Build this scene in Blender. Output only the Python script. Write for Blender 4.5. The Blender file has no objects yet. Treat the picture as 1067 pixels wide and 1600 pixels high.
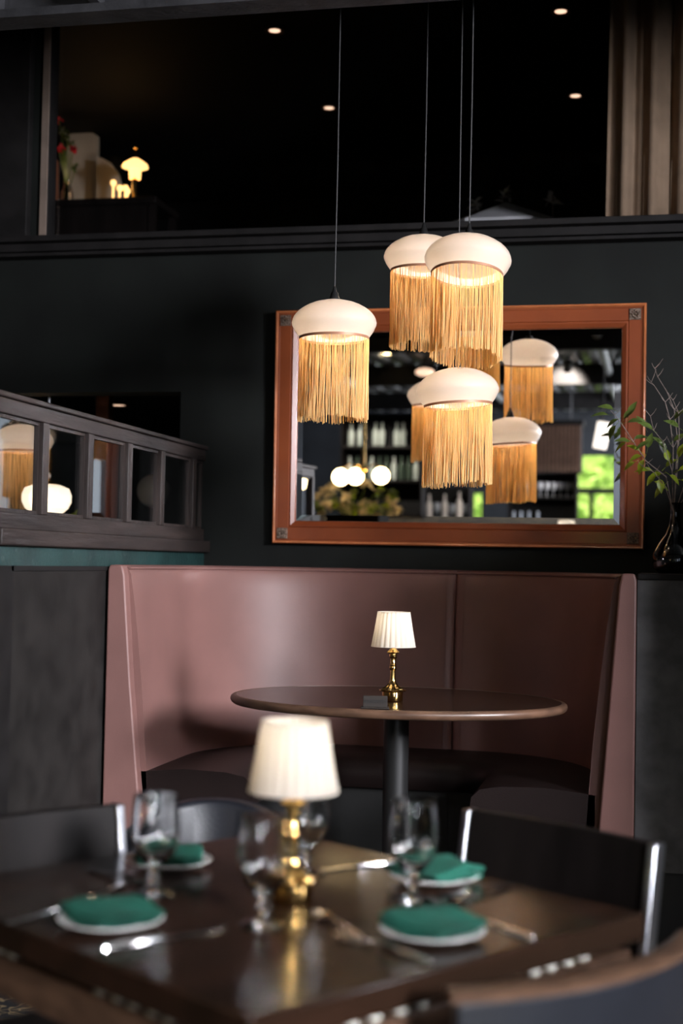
import bpy, bmesh, math, random
from math import pi, sin, cos, radians, atan, tan, sqrt
from mathutils import Vector, Matrix

S = bpy.context.scene
COL = S.collection

# ------------------------------------------------------------------ camera
F, CX, CY = 2222.0, 533.5, 800.0          # 50 mm on a 36 mm tall frame, 1067 x 1600
CAM = Vector((0, 0, 1.33))
RM = Matrix.Rotation(radians(12.4), 3, 'Z') @ Matrix.Rotation(pi/2 + atan(80/F), 3, 'X') @ Matrix.Rotation(radians(1.1), 3, 'Z')
cam_d = bpy.data.cameras.new('camera')
cam = bpy.data.objects.new('camera', cam_d)
cam.matrix_world = Matrix.Translation(CAM) @ RM.to_4x4()
COL.objects.link(cam)
cam_d.sensor_fit = 'VERTICAL'
cam_d.sensor_height = 36.0
cam_d.lens = F / 1600 * 36.0
cam_d.clip_end = 200
cam_d.dof.use_dof = True
cam_d.dof.focus_distance = 5.05
cam_d.dof.aperture_fstop = 1.8
S.camera = cam

# ------------------------------------------------------------------ world, sun, daylight, exposure
w = bpy.data.worlds.new('sky'); S.world = w
w.use_nodes = True
bg = w.node_tree.nodes['Background']
bg.inputs[0].default_value = (0.75, 0.87, 1.0, 1)
bg.inputs[1].default_value = 2.2

def light(name, kind, loc, rot, energy, color, **kw):
    d = bpy.data.lights.new(name, kind)
    d.energy = energy; d.color = color
    for k, v in kw.items(): setattr(d, k, v)
    o = bpy.data.objects.new(name, d); COL.objects.link(o)
    o.location = loc; o.rotation_euler = rot
    return o

light('sun', 'SUN', (0, 0, 12), (radians(-32), 0, 0), 9.0, (1, .95, .85), angle=.01)
WIN_R = [(-11.4, -9.4), (-7.6, -5.6), (-3.5, -1.7), (1.4, 2.6)]     # unseen right-wall windows: Y ranges; all but the last added for light
light('added_far_fill', 'AREA', (3.62, -10.4, 2.3), Vector((-1, -.12, .05)).to_track_quat('-Z', 'Z').to_euler(), 520, (.90, .92, 1.0), shape='RECTANGLE', size=1.7, size_y=1.9)  # area lamp added to brighten the room behind the camera
light('added_ceiling_fill', 'AREA', (3.62, -6.6, 2.3), Vector((-1, -.30, .45)).to_track_quat('-Z', 'Z').to_euler(), 420, (.90, .92, 1.0), shape='RECTANGLE', size=1.9, size_y=1.7, spread=radians(140))  # lamp added and turned upward to brighten the reflected ceiling deck
# steep narrow lamp added for highlights in the goblets on the dining table
aim = Vector((-4.0, 4.9, -2.1)).normalized()
light('added_goblet_light', 'AREA', Vector((3.5, -2.6, 2.85))-aim*.5, aim.to_track_quat('-Z', 'Y').to_euler(), 38, (.92, .94, 1.0), shape='RECTANGLE', size=.9, size_y=1.1, spread=radians(30))
# low daylight slanting in through the window at the right, towards the booth
aim = Vector((-5.2, 3.9, -1.2)).normalized()
light('window_daylight', 'AREA', Vector((3.5, 2.0, 2.42))-aim*1.1, aim.to_track_quat('-Z', 'Y').to_euler(), 218, (.93, .93, 1.0), shape='RECTANGLE', size=1.4, size_y=1.25, spread=radians(75))
S.view_settings.view_transform = 'Standard'
S.view_settings.look = 'None'
S.view_settings.gamma = 1.0
S.view_settings.use_curve_mapping = False
S.view_settings.exposure = 0.0
try:
    S.cycles.use_denoising = True
    S.cycles.denoiser = 'OPENIMAGEDENOISE'
    S.cycles.max_bounces = 10
    S.cycles.transparent_max_bounces = 24
    S.cycles.caustics_reflective = False
    S.cycles.caustics_refractive = False
    S.cycles.sample_clamp_indirect = 60.0
except Exception:
    pass

# ------------------------------------------------------------------ helpers: points
def ray(px, py):
    return RM @ Vector(((px-CX)/F, -(py-CY)/F, -1.0))
def at(px, py, X=None, Y=None, Z=None, t=None):
    d = ray(px, py)
    if X is not None: t = (X-CAM.x)/d.x
    if Y is not None: t = (Y-CAM.y)/d.y
    if Z is not None: t = (Z-CAM.z)/d.z
    return CAM + d*t
WY = 6.20                                   # face of the back wall
TILT = 0.014                                # the mirror leans a little off the wall
def seen_in_mirror(px, py, Y):
    """the real point at depth Y that the wall mirror shows there"""
    d = ray(px, py)
    n = Vector((0, -cos(TILT), -sin(TILT)))
    c = Vector((0, WY-.03, 1.413))
    t = (c-CAM).dot(n)/d.dot(n)
    h = CAM + d*t
    r = d - 2*d.dot(n)*n
    return h + r*((Y-h.y)/r.y)

# ------------------------------------------------------------------ helpers: materials
def mat(name, col, rough=.5, metal=0.0, spec=.5, var=0.0, vscale=6.0, bump=0.0, bscale=60.0, col2=None, stretch=None,
        coat=0.0, rvar=0.0, detail=6.0, lo=.35, hi=.65):
    m = bpy.data.materials.new(name); m.use_nodes = True
    nt = m.node_tree; p = nt.nodes['Principled BSDF']
    p.inputs['Base Color'].default_value = (*col, 1)
    p.inputs['Roughness'].default_value = rough
    p.inputs['Metallic'].default_value = metal
    p.inputs['Specular IOR Level'].default_value = spec
    p.inputs['Coat Weight'].default_value = coat
    p.inputs['Coat Roughness'].default_value = .08
    tc = nt.nodes.new('ShaderNodeTexCoord')
    mp = nt.nodes.new('ShaderNodeMapping')
    nt.links.new(tc.outputs['Object'], mp.inputs['Vector'])
    if stretch: mp.inputs['Scale'].default_value = stretch
    if col2 or var or rvar:
        n = nt.nodes.new('ShaderNodeTexNoise'); n.inputs['Scale'].default_value = vscale; n.inputs['Detail'].default_value = detail
        nt.links.new(mp.outputs['Vector'], n.inputs['Vector'])
        r = nt.nodes.new('ShaderNodeValToRGB')
        r.color_ramp.elements[0].position = lo; r.color_ramp.elements[1].position = hi
        c2 = col2 or tuple(min(1, c*(1+var)) for c in col)
        c1 = col if col2 else tuple(c*(1-var) for c in col)
        r.color_ramp.elements[0].color = (*c1, 1); r.color_ramp.elements[1].color = (*c2, 1)
        nt.links.new(n.outputs['Fac'], r.inputs['Fac'])
        nt.links.new(r.outputs['Color'], p.inputs['Base Color'])
        if rvar:
            mr = nt.nodes.new('ShaderNodeMapRange')
            mr.inputs['To Min'].default_value = max(.02, rough-rvar); mr.inputs['To Max'].default_value = min(1, rough+rvar)
            nt.links.new(n.outputs['Fac'], mr.inputs['Value']); nt.links.new(mr.outputs['Result'], p.inputs['Roughness'])
    if bump:
        n2 = nt.nodes.new('ShaderNodeTexNoise'); n2.inputs['Scale'].default_value = bscale; n2.inputs['Detail'].default_value = 5
        nt.links.new(mp.outputs['Vector'], n2.inputs['Vector'])
        b = nt.nodes.new('ShaderNodeBump'); b.inputs['Strength'].default_value = bump; b.inputs['Distance'].default_value = .01
        nt.links.new(n2.outputs['Fac'], b.inputs['Height']); nt.links.new(b.outputs['Normal'], p.inputs['Normal'])
    return m

def glow(name, col, strength):
    m = bpy.data.materials.new(name); m.use_nodes = True
    p = m.node_tree.nodes['Principled BSDF']
    p.inputs['Base Color'].default_value = (*col, 1)
    p.inputs['Emission Color'].default_value = (*col, 1)
    p.inputs['Emission Strength'].default_value = strength
    return m

def translucent(name, col, fac=.6, gloss=0.0, rough=.2, em=0.0):
    """thin white glass or cloth, lit through by the bulb behind it"""
    m = bpy.data.materials.new(name); m.use_nodes = True
    nt = m.node_tree; nt.nodes.clear()
    out = nt.nodes.new('ShaderNodeOutputMaterial')
    d = nt.nodes.new('ShaderNodeBsdfDiffuse'); t = nt.nodes.new('ShaderNodeBsdfTranslucent')
    d.inputs['Color'].default_value = (*col, 1); t.inputs['Color'].default_value = (*col, 1)
    mx = nt.nodes.new('ShaderNodeMixShader'); mx.inputs[0].default_value = fac
    nt.links.new(d.outputs[0], mx.inputs[1]); nt.links.new(t.outputs[0], mx.inputs[2])
    last = mx
    if gloss:
        g = nt.nodes.new('ShaderNodeBsdfGlossy'); g.inputs['Roughness'].default_value = rough
        fr = nt.nodes.new('ShaderNodeFresnel'); fr.inputs['IOR'].default_value = 1.4
        m2 = nt.nodes.new('ShaderNodeMixShader')
        nt.links.new(fr.outputs[0], m2.inputs[0]); nt.links.new(mx.outputs[0], m2.inputs[1]); nt.links.new(g.outputs[0], m2.inputs[2])
        last = m2
    if em:
        e = nt.nodes.new('ShaderNodeEmission'); e.inputs[0].default_value = (*col, 1); e.inputs[1].default_value = em
        a = nt.nodes.new('ShaderNodeAddShader')
        nt.links.new(last.outputs[0], a.inputs[0]); nt.links.new(e.outputs[0], a.inputs[1]); last = a
    nt.links.new(last.outputs[0], out.inputs['Surface'])
    return m

def pane_glass(name, tint=(1, 1, 1)):
    m = bpy.data.materials.new(name); m.use_nodes = True
    nt = m.node_tree; nt.nodes.clear()
    out = nt.nodes.new('ShaderNodeOutputMaterial')
    t = nt.nodes.new('ShaderNodeBsdfTransparent'); t.inputs[0].default_value = (*tint, 1)
    g = nt.nodes.new('ShaderNodeBsdfGlossy'); g.inputs['Roughness'].default_value = .01
    lw = nt.nodes.new('ShaderNodeLayerWeight'); lw.inputs['Blend'].default_value = .5
    pw = nt.nodes.new('ShaderNodeMath'); pw.operation = 'POWER'; pw.inputs[1].default_value = 5.0
    fr = nt.nodes.new('ShaderNodeMath'); fr.operation = 'MULTIPLY_ADD'; fr.inputs[1].default_value = .96; fr.inputs[2].default_value = .035
    nt.links.new(lw.outputs['Facing'], pw.inputs[0]); nt.links.new(pw.outputs[0], fr.inputs[0])
    mx = nt.nodes.new('ShaderNodeMixShader')
    nt.links.new(fr.outputs[0], mx.inputs[0]); nt.links.new(t.outputs[0], mx.inputs[1]); nt.links.new(g.outputs[0], mx.inputs[2])
    nt.links.new(mx.outputs[0], out.inputs['Surface'])
    return m

def clear_glass(name, col=(1, 1, 1), rough=0.0):
    m = bpy.data.materials.new(name); m.use_nodes = True
    p = m.node_tree.nodes['Principled BSDF']
    p.inputs['Base Color'].default_value = (*col, 1)
    p.inputs['Transmission Weight'].default_value = 1.0
    p.inputs['Roughness'].default_value = rough
    p.inputs['IOR'].default_value = 1.6
    return m

M = {}
M['wall'] = mat('dark_green_plaster', (.0042, .0056, .0046), .75, spec=.3, var=.35, vscale=3, bump=.12, bscale=14)
M['dark'] = mat('near_black_paint', (.006, .006, .006), .75, spec=.2, var=.2, vscale=3)
M['hall'] = mat('dark_slate_paint', (.022, .026, .032), .7, var=.25, vscale=2)
M['green'] = mat('green_gloss_paint', (.012, .036, .034), .42, var=.35, vscale=5, bump=.25, bscale=45)
M['deck'] = mat('grey_metal_deck', (.30, .31, .31), .45, metal=.3, var=.25, vscale=2)
M['steel'] = mat('black_steel', (.055, .055, .060), .5, metal=.2, var=.3, vscale=9, bump=.2, bscale=50)
M['trimblack'] = mat('black_trim', (.009, .008, .008), .65, spec=.25, var=.3, vscale=9)
M['oak'] = mat('dark_stained_oak', (.014, .010, .009), .55, col2=(.034, .024, .021), vscale=18, spec=.35, stretch=(1, .12, 1), bump=.35, bscale=40)
M['oakv'] = mat('dark_stained_oak_upright', (.014, .010, .009), .55, col2=(.034, .024, .021), vscale=18, spec=.35, stretch=(1, 1, .12), bump=.35, bscale=40)
M['panel'] = mat('mottled_bronze_panel', (.0065, .0055, .005), .7, col2=(.016, .0138, .0125), vscale=7, bump=.22, bscale=10, rvar=.1, spec=.3, detail=9)
M['panel_grey'] = mat('mottled_panel_lightened', (.040, .039, .039), .55, col2=(.11, .108, .112), vscale=8, bump=.25, bscale=10, rvar=.1, detail=10)  # lighter copy of the panel, making up for daylight blocked there
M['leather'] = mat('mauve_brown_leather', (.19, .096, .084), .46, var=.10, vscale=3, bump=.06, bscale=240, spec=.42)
M['leather_seat'] = mat('shade_darkened_leather', (.011, .0065, .006), .45, spec=.22, var=.1, vscale=4, bump=.08, bscale=200)  # brown leather with the seat's shade put into its colour
M['blackleather'] = mat('black_leather', (.010, .011, .015), .38, var=.15, vscale=6, bump=.12, bscale=180)
M['walnut'] = mat('dark_walnut_top', (.015, .008, .005), .20, col2=(.028, .013, .008), vscale=10, stretch=(.2, 1, 1), spec=.35)
M['walnut_edge'] = mat('walnut_edge', (.07, .038, .024), .35, col2=(.12, .065, .040), vscale=14, stretch=(1, 1, 3))
M['blackwood'] = mat('ebonised_wood', (.008, .006, .0055), .5, spec=.14, var=.3, vscale=12, stretch=(1, 1, .2))
M['cherry'] = mat('cherry_frame_wood', (.15, .032, .010), .34, col2=(.25, .058, .018), vscale=5, stretch=(.5, 1, .5), coat=.3)
M['cherry_lip'] = mat('bead_highlight_wood', (.42, .13, .045), .3, var=.2, vscale=8, coat=.3)  # frame wood brightened in colour for the lip's orange highlight
M['rosette'] = mat('carved_bronze_rosette', (.10, .065, .045), .4, metal=.4, col2=(.30, .22, .17), vscale=160, bump=.9, bscale=150)
M['mirror'] = mat('mirror_silver', (.90, .90, .90), .004, metal=1.0)
M['brass'] = mat('polished_brass', (.83, .53, .19), .16, metal=1.0, var=.06, vscale=20)
M['steelware'] = mat('stainless_cutlery', (.78, .76, .75), .16, metal=1.0)
M['chrome'] = mat('brushed_chair_metal', (.42, .43, .46), .28, metal=1.0)
M['china'] = mat('white_china', (.80, .78, .76), .18)
M['napkin'] = mat('emerald_cotton_napkin', (.0025, .092, .060), .85, var=.12, vscale=30, bump=.3, bscale=420)
M['opal'] = translucent('opal_glass', (.57, .525, .49), .50, gloss=1, rough=.5)
M['shade'] = translucent('cream_pleated_silk', (.74, .68, .60), .50)
M['fringe'] = translucent('gold_rayon_fringe', (.94, .70, .34), .5)
M['band'] = mat('copper_band', (.35, .17, .10), .5, metal=.3)
M['blackplastic'] = mat('black_plastic', (.012, .012, .012), .35)
M['cord'] = mat('grey_cord', (.035, .035, .036), .6)
M['pane'] = pane_glass('thin_pane')
M['goblet'] = clear_glass('goblet_glass')
M['vase'] = clear_glass('smoked_vase_glass', (.16, .17, .15))
M['leaf'] = translucent('green_leaf_lit_tone', (.34, .44, .03), .45, gloss=1, rough=.35)  # brighter copy: light on the vase leaves put into the colour
M['leafdark'] = translucent('green_leaf_shade_tone', (.10, .15, .03), .35, gloss=1, rough=.4)  # darker copy for vase leaves in shade; also stems
M['twig'] = mat('grey_brown_twig', (.17, .13, .11), .7, var=.3, vscale=60)
M['curtain'] = mat('tan_curtain_cloth', (.25, .172, .115), .9, var=.1, vscale=10, bump=.1, bscale=200)
M['canvas'] = mat('grey_parasol_canvas', (.42, .42, .44), .8, var=.1, vscale=8)
M['jamb'] = mat('beige_wood_strip', (.20, .15, .12), .6, var=.15, vscale=6)
M['beige'] = mat('beige_plaster', (.42, .36, .28), .8, var=.15, vscale=3)
M['red'] = mat('red_petals', (.55, .02, .03), .6)
M['cream'] = mat('cream_petals', (.75, .64, .45), .7, var=.15, vscale=20)
M['bulb'] = glow('warm_bulb', (1, .78, .50), 3.0)
M['globe'] = glow('lit_globe_glass', (1, .74, .38), 16.0)
M['amberglow'] = glow('amber_lamp_glass', (1, .58, .20), 2.2)
M['whiteglow'] = glow('lit_milk_glass', (1, .86, .66), 1.25)
M['dl'] = glow('downlight_lens', (1, .66, .46), 1.5)
M['dlring'] = mat('downlight_ring', (.45, .26, .16), .35, metal=.7)
M['spotglow'] = glow('spot_lens', (1, .90, .80), 2.0)
M['colwood'] = mat('red_brown_column', (.22, .085, .045), .55, var=.2, vscale=5, stretch=(1, 1, .25))
M['milk'] = mat('unlit_milk_glass', (.62, .62, .63), .25)
M['bottleglass'] = mat('pale_bottle_glass', (.45, .50, .44), .12, var=.3, vscale=4)
M['bottledark'] = mat('dark_bottle_glass', (.05, .07, .05), .1)
M['whiteware'] = mat('white_glassware', (.75, .72, .70), .15)
M['slats'] = mat('brown_slats', (.17, .095, .065), .5, var=.2, vscale=10)
M['foliage'] = mat('sunlit_hedge_leaf', (.30, .50, .06), .6, col2=(.60, .80, .20), vscale=5)
M['plinth'] = mat('black_plinth', (.006, .006, .006), .6)
M['signage'] = mat('bronze_sign_plate', (.026, .021, .018), .75, spec=.2)
M['ink'] = mat('black_lettering', (.004, .004, .004), .5)
M['stud'] = mat('pale_enamel_stud', (.78, .76, .66), .25, coat=.5)
M['silver_glass'] = mat('bluegrey_stemware', (.42, .46, .52), .12)

# patterned carpet
def carpet():
    m = bpy.data.materials.new('scroll_carpet'); m.use_nodes = True
    nt = m.node_tree; p = nt.nodes['Principled BSDF']; p.inputs['Roughness'].default_value = .95
    tc = nt.nodes.new('ShaderNodeTexCoord')
    v = nt.nodes.new('ShaderNodeTexVoronoi'); v.feature = 'DISTANCE_TO_EDGE'; v.inputs['Scale'].default_value = 16
    n = nt.nodes.new('ShaderNodeTexNoise'); n.inputs['Scale'].default_value = 9
    mv = nt.nodes.new('ShaderNodeVectorMath'); mv.operation = 'ADD'
    sc = nt.nodes.new('ShaderNodeVectorMath'); sc.operation = 'SCALE'; sc.inputs['Scale'].default_value = .25
    nt.links.new(tc.outputs['Object'], n.inputs['Vector']); nt.links.new(n.outputs['Color'], sc.inputs[0])
    nt.links.new(tc.outputs['Object'], mv.inputs[0]); nt.links.new(sc.outputs[0], mv.inputs[1]); nt.links.new(mv.outputs[0], v.inputs['Vector'])
    r = nt.nodes.new('ShaderNodeValToRGB')
    r.color_ramp.elements[0].color = (.30, .22, .11, 1); r.color_ramp.elements[1].color = (.012, .011, .013, 1)
    r.color_ramp.elements[0].position = .03; r.color_ramp.elements[1].position = .08
    nt.links.new(v.outputs['Distance'], r.inputs['Fac']); nt.links.new(r.outputs['Color'], p.inputs['Base Color'])
    return m
M['carpet'] = carpet()

# ------------------------------------------------------------------ helpers: geometry
def BM(): return bmesh.new()

def box(bm, lo, hi, rot=None, piv=None):
    (x0, y0, z0), (x1, y1, z1) = lo, hi
    vs = [bm.verts.new(v) for v in ((x0,y0,z0),(x1,y0,z0),(x1,y1,z0),(x0,y1,z0),(x0,y0,z1),(x1,y0,z1),(x1,y1,z1),(x0,y1,z1))]
    for f in ((0,3,2,1),(4,5,6,7),(0,1,5,4),(1,2,6,5),(2,3,7,6),(3,0,4,7)): bm.faces.new([vs[i] for i in f])
    if rot is not None:
        pv = Vector(piv if piv is not None else ((x0+x1)/2, (y0+y1)/2, (z0+z1)/2))
        for v in vs: v.co = pv + rot @ (v.co-pv)
    return vs

def lathe(bm, prof, seg=48, c=(0, 0, 0), rfun=None, mtx=None):
    """prof: (r, z) from one end to the other; r = 0 makes a pole"""
    rings = []
    for r, z in prof:
        if r < 1e-6:
            rings.append([bm.verts.new((c[0], c[1], c[2]+z))])
        else:
            rg = []
            for i in range(seg):
                a = 2*pi*i/seg
                rr = r*(rfun(a, z) if rfun else 1)
                rg.append(bm.verts.new((c[0]+rr*cos(a), c[1]+rr*sin(a), c[2]+z)))
            rings.append(rg)
    for a, b in zip(rings, rings[1:]):
        if len(a) == 1 and len(b) == 1: continue
        for i in range(seg):
            j = (i+1) % seg
            if len(a) == 1: bm.faces.new((a[0], b[j], b[i]))
            elif len(b) == 1: bm.faces.new((a[i], a[j], b[0]))
            else: bm.faces.new((a[i], a[j], b[j], b[i]))
    if mtx is not None:
        for rg in rings:
            for v in rg: v.co = mtx @ v.co

def tube(bm, pts, r, seg=8, cap=True):
    """round bar along points; r is a number or a list"""
    pts = [Vector(p) for p in pts]
    n = len(pts)
    rs = r if isinstance(r, (list, tuple)) else [r]*n
    rings = []; up = None
    for i, p in enumerate(pts):
        d = (pts[min(i+1, n-1)] - pts[max(i-1, 0)]).normalized()
        if up is None:
            up = Vector((0, 0, 1)) if abs(d.z) < .9 else Vector((1, 0, 0))
        s = d.cross(up)
        if s.length < 1e-5: s = d.cross(Vector((0, 1, 0)))
        s.normalize(); u = s.cross(d).normalized(); up = u
        rings.append([bm.verts.new(p + (s*cos(2*pi*k/seg) + u*sin(2*pi*k/seg))*rs[i]) for k in range(seg)])
    for a, b in zip(rings, rings[1:]):
        for k in range(seg):
            j = (k+1) % seg
            bm.faces.new((a[k], a[j], b[j], b[k]))
    if cap:
        bm.faces.new(rings[0][::-1]); bm.faces.new(rings[-1])

def prism(bm, poly, fn0, fn1):
    """closed prism between two copies of an outline"""
    a = [bm.verts.new(fn0(*p)) for p in poly]; b = [bm.verts.new(fn1(*p)) for p in poly]
    n = len(poly)
    for i in range(n):
        j = (i+1) % n
        bm.faces.new((a[i], a[j], b[j], b[i]))
    bm.faces.new(a[::-1]); bm.faces.new(b)

def ball(bm, c, r, sz=1.0, seg=16, rings=10):
    prof = [(r*sin(pi*i/rings), -r*sz*cos(pi*i/rings)) for i in range(rings+1)]
    prof[0] = (0, -r*sz); prof[-1] = (0, r*sz)
    lathe(bm, prof, seg, c)

def obj(name, bm, m, parent=None, smooth=40, bevel=0, bseg=2, loc=None, subsurf=0):
    bmesh.ops.recalc_face_normals(bm, faces=bm.faces)
    me = bpy.data.meshes.new(name); bm.to_mesh(me); bm.free()
    me.materials.append(m)
    if smooth:
        me.polygons.foreach_set('use_smooth', [True]*len(me.polygons))
        me.set_sharp_from_angle(angle=radians(smooth))
    o = bpy.data.objects.new(name, me); COL.objects.link(o)
    if parent: o.parent = parent
    if loc: o.location = loc
    if bevel:
        md = o.modifiers.new('bevel', 'BEVEL'); md.width = bevel; md.segments = bseg; md.limit_method = 'ANGLE'; md.angle_limit = radians(30)
        if smooth: md.harden_normals = False
    if subsurf:
        md = o.modifiers.new('subsurf', 'SUBSURF'); md.levels = subsurf; md.render_levels = subsurf
    return o

def tag(o, label, cat, group=None, kind=None):
    o['label'] = label; o['category'] = cat
    if group: o['group'] = group
    if kind: o['kind'] = kind
    return o

def thing(name, label, cat, loc=(0, 0, 0), rotz=0, group=None):
    o = bpy.data.objects.new(name, None); COL.objects.link(o)
    o.empty_display_size = .05
    o.location = loc; o.rotation_euler = (0, 0, rotz)
    return tag(o, label, cat, group)

def struct(name, bm, m, label=None, **kw):
    o = obj(name, bm, m, **kw); o['kind'] = 'structure'
    if label: o['label'] = label
    return o

def child_light(parent, name, loc, energy, color, radius):
    o = light(name, 'POINT', loc, (0, 0, 0), energy, color, shadow_soft_size=radius)
    o.parent = parent
    return o

rnd = random.Random(7)

# ================================================================== SETTING
b = BM(); box(b, (-7.2, -12.2, -.12), (3.6, 11, 0)); struct('floor', b, M['carpet'])
b = BM(); box(b, (-1.99, 4.93, 0), (-.06, WY, .085)); struct('trim_1', b, M['plinth'], 'low black platform under the curved booth')

# main ceiling of ribbed metal deck (Y < 4.7), higher ceiling over the booth
b = BM()
x = -7.0
while x < 3.4:
    prism(b, [(x, 3.62), (x, 3.48), (x+.10, 3.48), (x+.13, 3.56), (x+.22, 3.56), (x+.25, 3.62)],
          lambda px, pz: (px, -12.0, pz), lambda px, pz: (px, 4.7, pz))
    x += .25
box(b, (-7.1, -12.1, 3.62), (3.5, 4.7, 3.75))
struct('ceiling', b, M['deck'], smooth=0)
b = BM(); box(b, (-7.1, 4.7, 4.3), (3.5, WY+.15, 4.42)); box(b, (-7.1, 4.62, 3.62), (3.5, 4.7, 4.42))
struct('ceiling_over_booth', b, M['dark'], smooth=0)

# beam across the top of the picture
b = BM()
zb = at(300, 28, Y=4.70).z
box(b, (-7, 4.585, zb), (3.4, 4.70, zb+.03)); box(b, (-7, 4.63, zb+.03), (3.4, 4.655, 3.62))
x = -6.5
while x < 3.2:
    box(b, (x, 4.54, zb+.03), (x+.035, 4.70, 3.62)); x += .38
struct('ceiling_beam', b, M['steel'], 'black steel beam along the top left of the picture', smooth=0)
for yb in (2.2, -1.6, -5.0, -8.6):
    b = BM(); box(b, (-7, yb, 3.22), (3.4, yb+.14, 3.47)); struct('ceiling_beam', b, M['trimblack'], 'dark ceiling beam of the dining room seen in the mirror', smooth=0)
for xb in (-.55, -2.2):
    b = BM(); tube(b, [(xb, -11.8, 3.36), (xb, 2.0, 3.36)], .05, 10); struct('trim_2', b, M['deck'], 'grey ceiling duct pipe running away from the mirror')

# back wall with the interior window above and the wide doorway on the left
DX = at(282, 640, Y=WY).x; DZ = at(282, 612, Y=WY).z
UX0, UX1, UZ0, UZ1 = -2.845, .95, 2.80, 4.10
b = BM()
for lo, hi in (((DX, 0), (3.5, UZ0)), ((-7, DZ), (DX, UZ0)), ((-7, UZ0), (UX0, 4.42)), ((UX1, UZ0), (3.5, 4.42)), ((UX0, UZ1), (UX1, 4.42))):
    box(b, (lo[0], WY, lo[1]), (hi[0], WY+.14, hi[1]))
struct('wall_back', b, M['wall'], smooth=0)
# left and right walls
b = BM(); box(b, (-7.15, -12.1, 0), (-7, 11, 4.42)); struct('wall_left', b, M['hall'], smooth=0)
b = BM()
ys = [-12.1] + [v for p in WIN_R for v in p] + [6.4]
box(b, (3.4, -12.1, 0), (3.55, 6.4, 1.3)); box(b, (3.4, -12.1, 3.25), (3.55, 6.4, 4.42))
for i in range(0, len(ys), 2): box(b, (3.4, ys[i], 1.3), (3.55, ys[i+1], 3.25))
struct('wall_right', b, M['wall'], smooth=0)
b = BM(); box(b, (.92, 4.08, 0), (1.10, WY, 1.93)); struct('wall_shade_block', b, M['wall'], 'unseen dark green half wall added to shade the right side of the booth', smooth=0)  # unseen blocker added to keep window daylight off the booth's right side
def window_frame(name, axis, a0, a1, z0, z1, at_, mull, label):
    """a frame with mullions across an opening; axis 'x' or 'y' is its long direction"""
    b = BM(); w_ = .06
    def bb(p0, p1, q0, q1):
        if axis == 'y': box(b, (at_-.03, p0, q0), (at_+.03, p1, q1))
        else: box(b, (p0, at_-.03, q0), (p1, at_+.03, q1))
    bb(a0, a1, z0, z0+w_); bb(a0, a1, z1-w_, z1); bb(a0, a0+w_, z0+w_, z1-w_); bb(a1-w_, a1, z0+w_, z1-w_)
    for k in range(1, mull+1):
        c = a0+(a1-a0)*k/(mull+1); bb(c-.025, c+.025, z0+w_, z1-w_)
    o = struct(name, b, M['trimblack'], label, smooth=0)
    b = BM()
    if axis == 'y': box(b, (at_-.003, a0+w_/2, z0+w_/2), (at_+.003, a1-w_/2, z1-w_/2))
    else: box(b, (a0+w_/2, at_-.003, z0+w_/2), (a1-w_/2, at_+.003, z1-w_/2))
    return o
for i, (a, c) in enumerate(WIN_R):
    window_frame('window_%d' % (i+4), 'y', a, c, 1.3, 3.25, 3.46, 0, 'tall unseen window opening in the right wall for an area lamp')  # openings out of view; most added to go with fill lamps
# front wall behind the camera with bright garden windows (positions read off the mirror)
FY = -12.0
p = [seen_in_mirror(*q, FY) for q in ((903, 716), (962, 816), (737, 770), (754, 818))]
wx0, wx1, wz1 = p[0].x-.02, p[1].x+.0, p[0].z+.05
wz0 = .9; sx0, sx1, sz1 = p[2].x, p[3].x, p[2].z
b = BM()
xs = [-7.0, sx0, sx1, wx0, wx1, 3.5]
for x0, x1 in ((xs[0], xs[1]), (xs[2], xs[3]), (xs[4], xs[5])): box(b, (x0, FY-.15, 0), (x1, FY, 3.8))
box(b, (sx0, FY-.15, 0), (sx1, FY, .9)); box(b, (sx0, FY-.15, sz1), (sx1, FY, 3.8))
box(b, (wx0, FY-.15, 0), (wx1, FY, wz0)); box(b, (wx0, FY-.15, wz1), (wx1, FY, 3.8))
struct('wall_front', b, M['hall'], smooth=0)
zt = seen_in_mirror(930, 767, FY).z; xm = seen_in_mirror(923, 790, FY).x
b = BM()
box(b, (wx0, FY-.1, zt-.05), (wx1, FY-.04, zt+.05)); box(b, (xm-.035, FY-.1, wz0), (xm+.035, FY-.04, zt-.05))
box(b, (wx0, FY-.1, wz0), (wx0+.03, FY-.04, wz1)); box(b, (wx1-.03, FY-.1, wz0), (wx1, FY-.04, wz1))
struct('window_2', b, M['trimblack'], 'garden window with black bars reflected in the mirror', smooth=0)
b = BM(); box(b, (wx0, FY-.075, wz0), (wx1, FY-.069, wz1)); o = obj('window_pane', b, M['pane'], bpy.data.objects['window_2'], smooth=0)
b = BM()
box(b, (sx0, FY-.1, .9), (sx0+.03, FY-.04, sz1)); box(b, (sx1-.03, FY-.1, .9), (sx1, FY-.04, sz1))
struct('window_3', b, M['trimblack'], 'narrow garden window reflected low in the mirror', smooth=0)
b = BM(); box(b, (sx0, FY-.075, .9), (sx1, FY-.069, sz1)); obj('window_pane', b, M['pane'], bpy.data.objects['window_3'], smooth=0)
b = BM(); box(b, (-20, -30, -.2), (20, FY-.15, -.1)); struct('ground_outside', b, mat('lawn', (.10, .22, .03), .9), 'lawn outside the garden windows')
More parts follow.
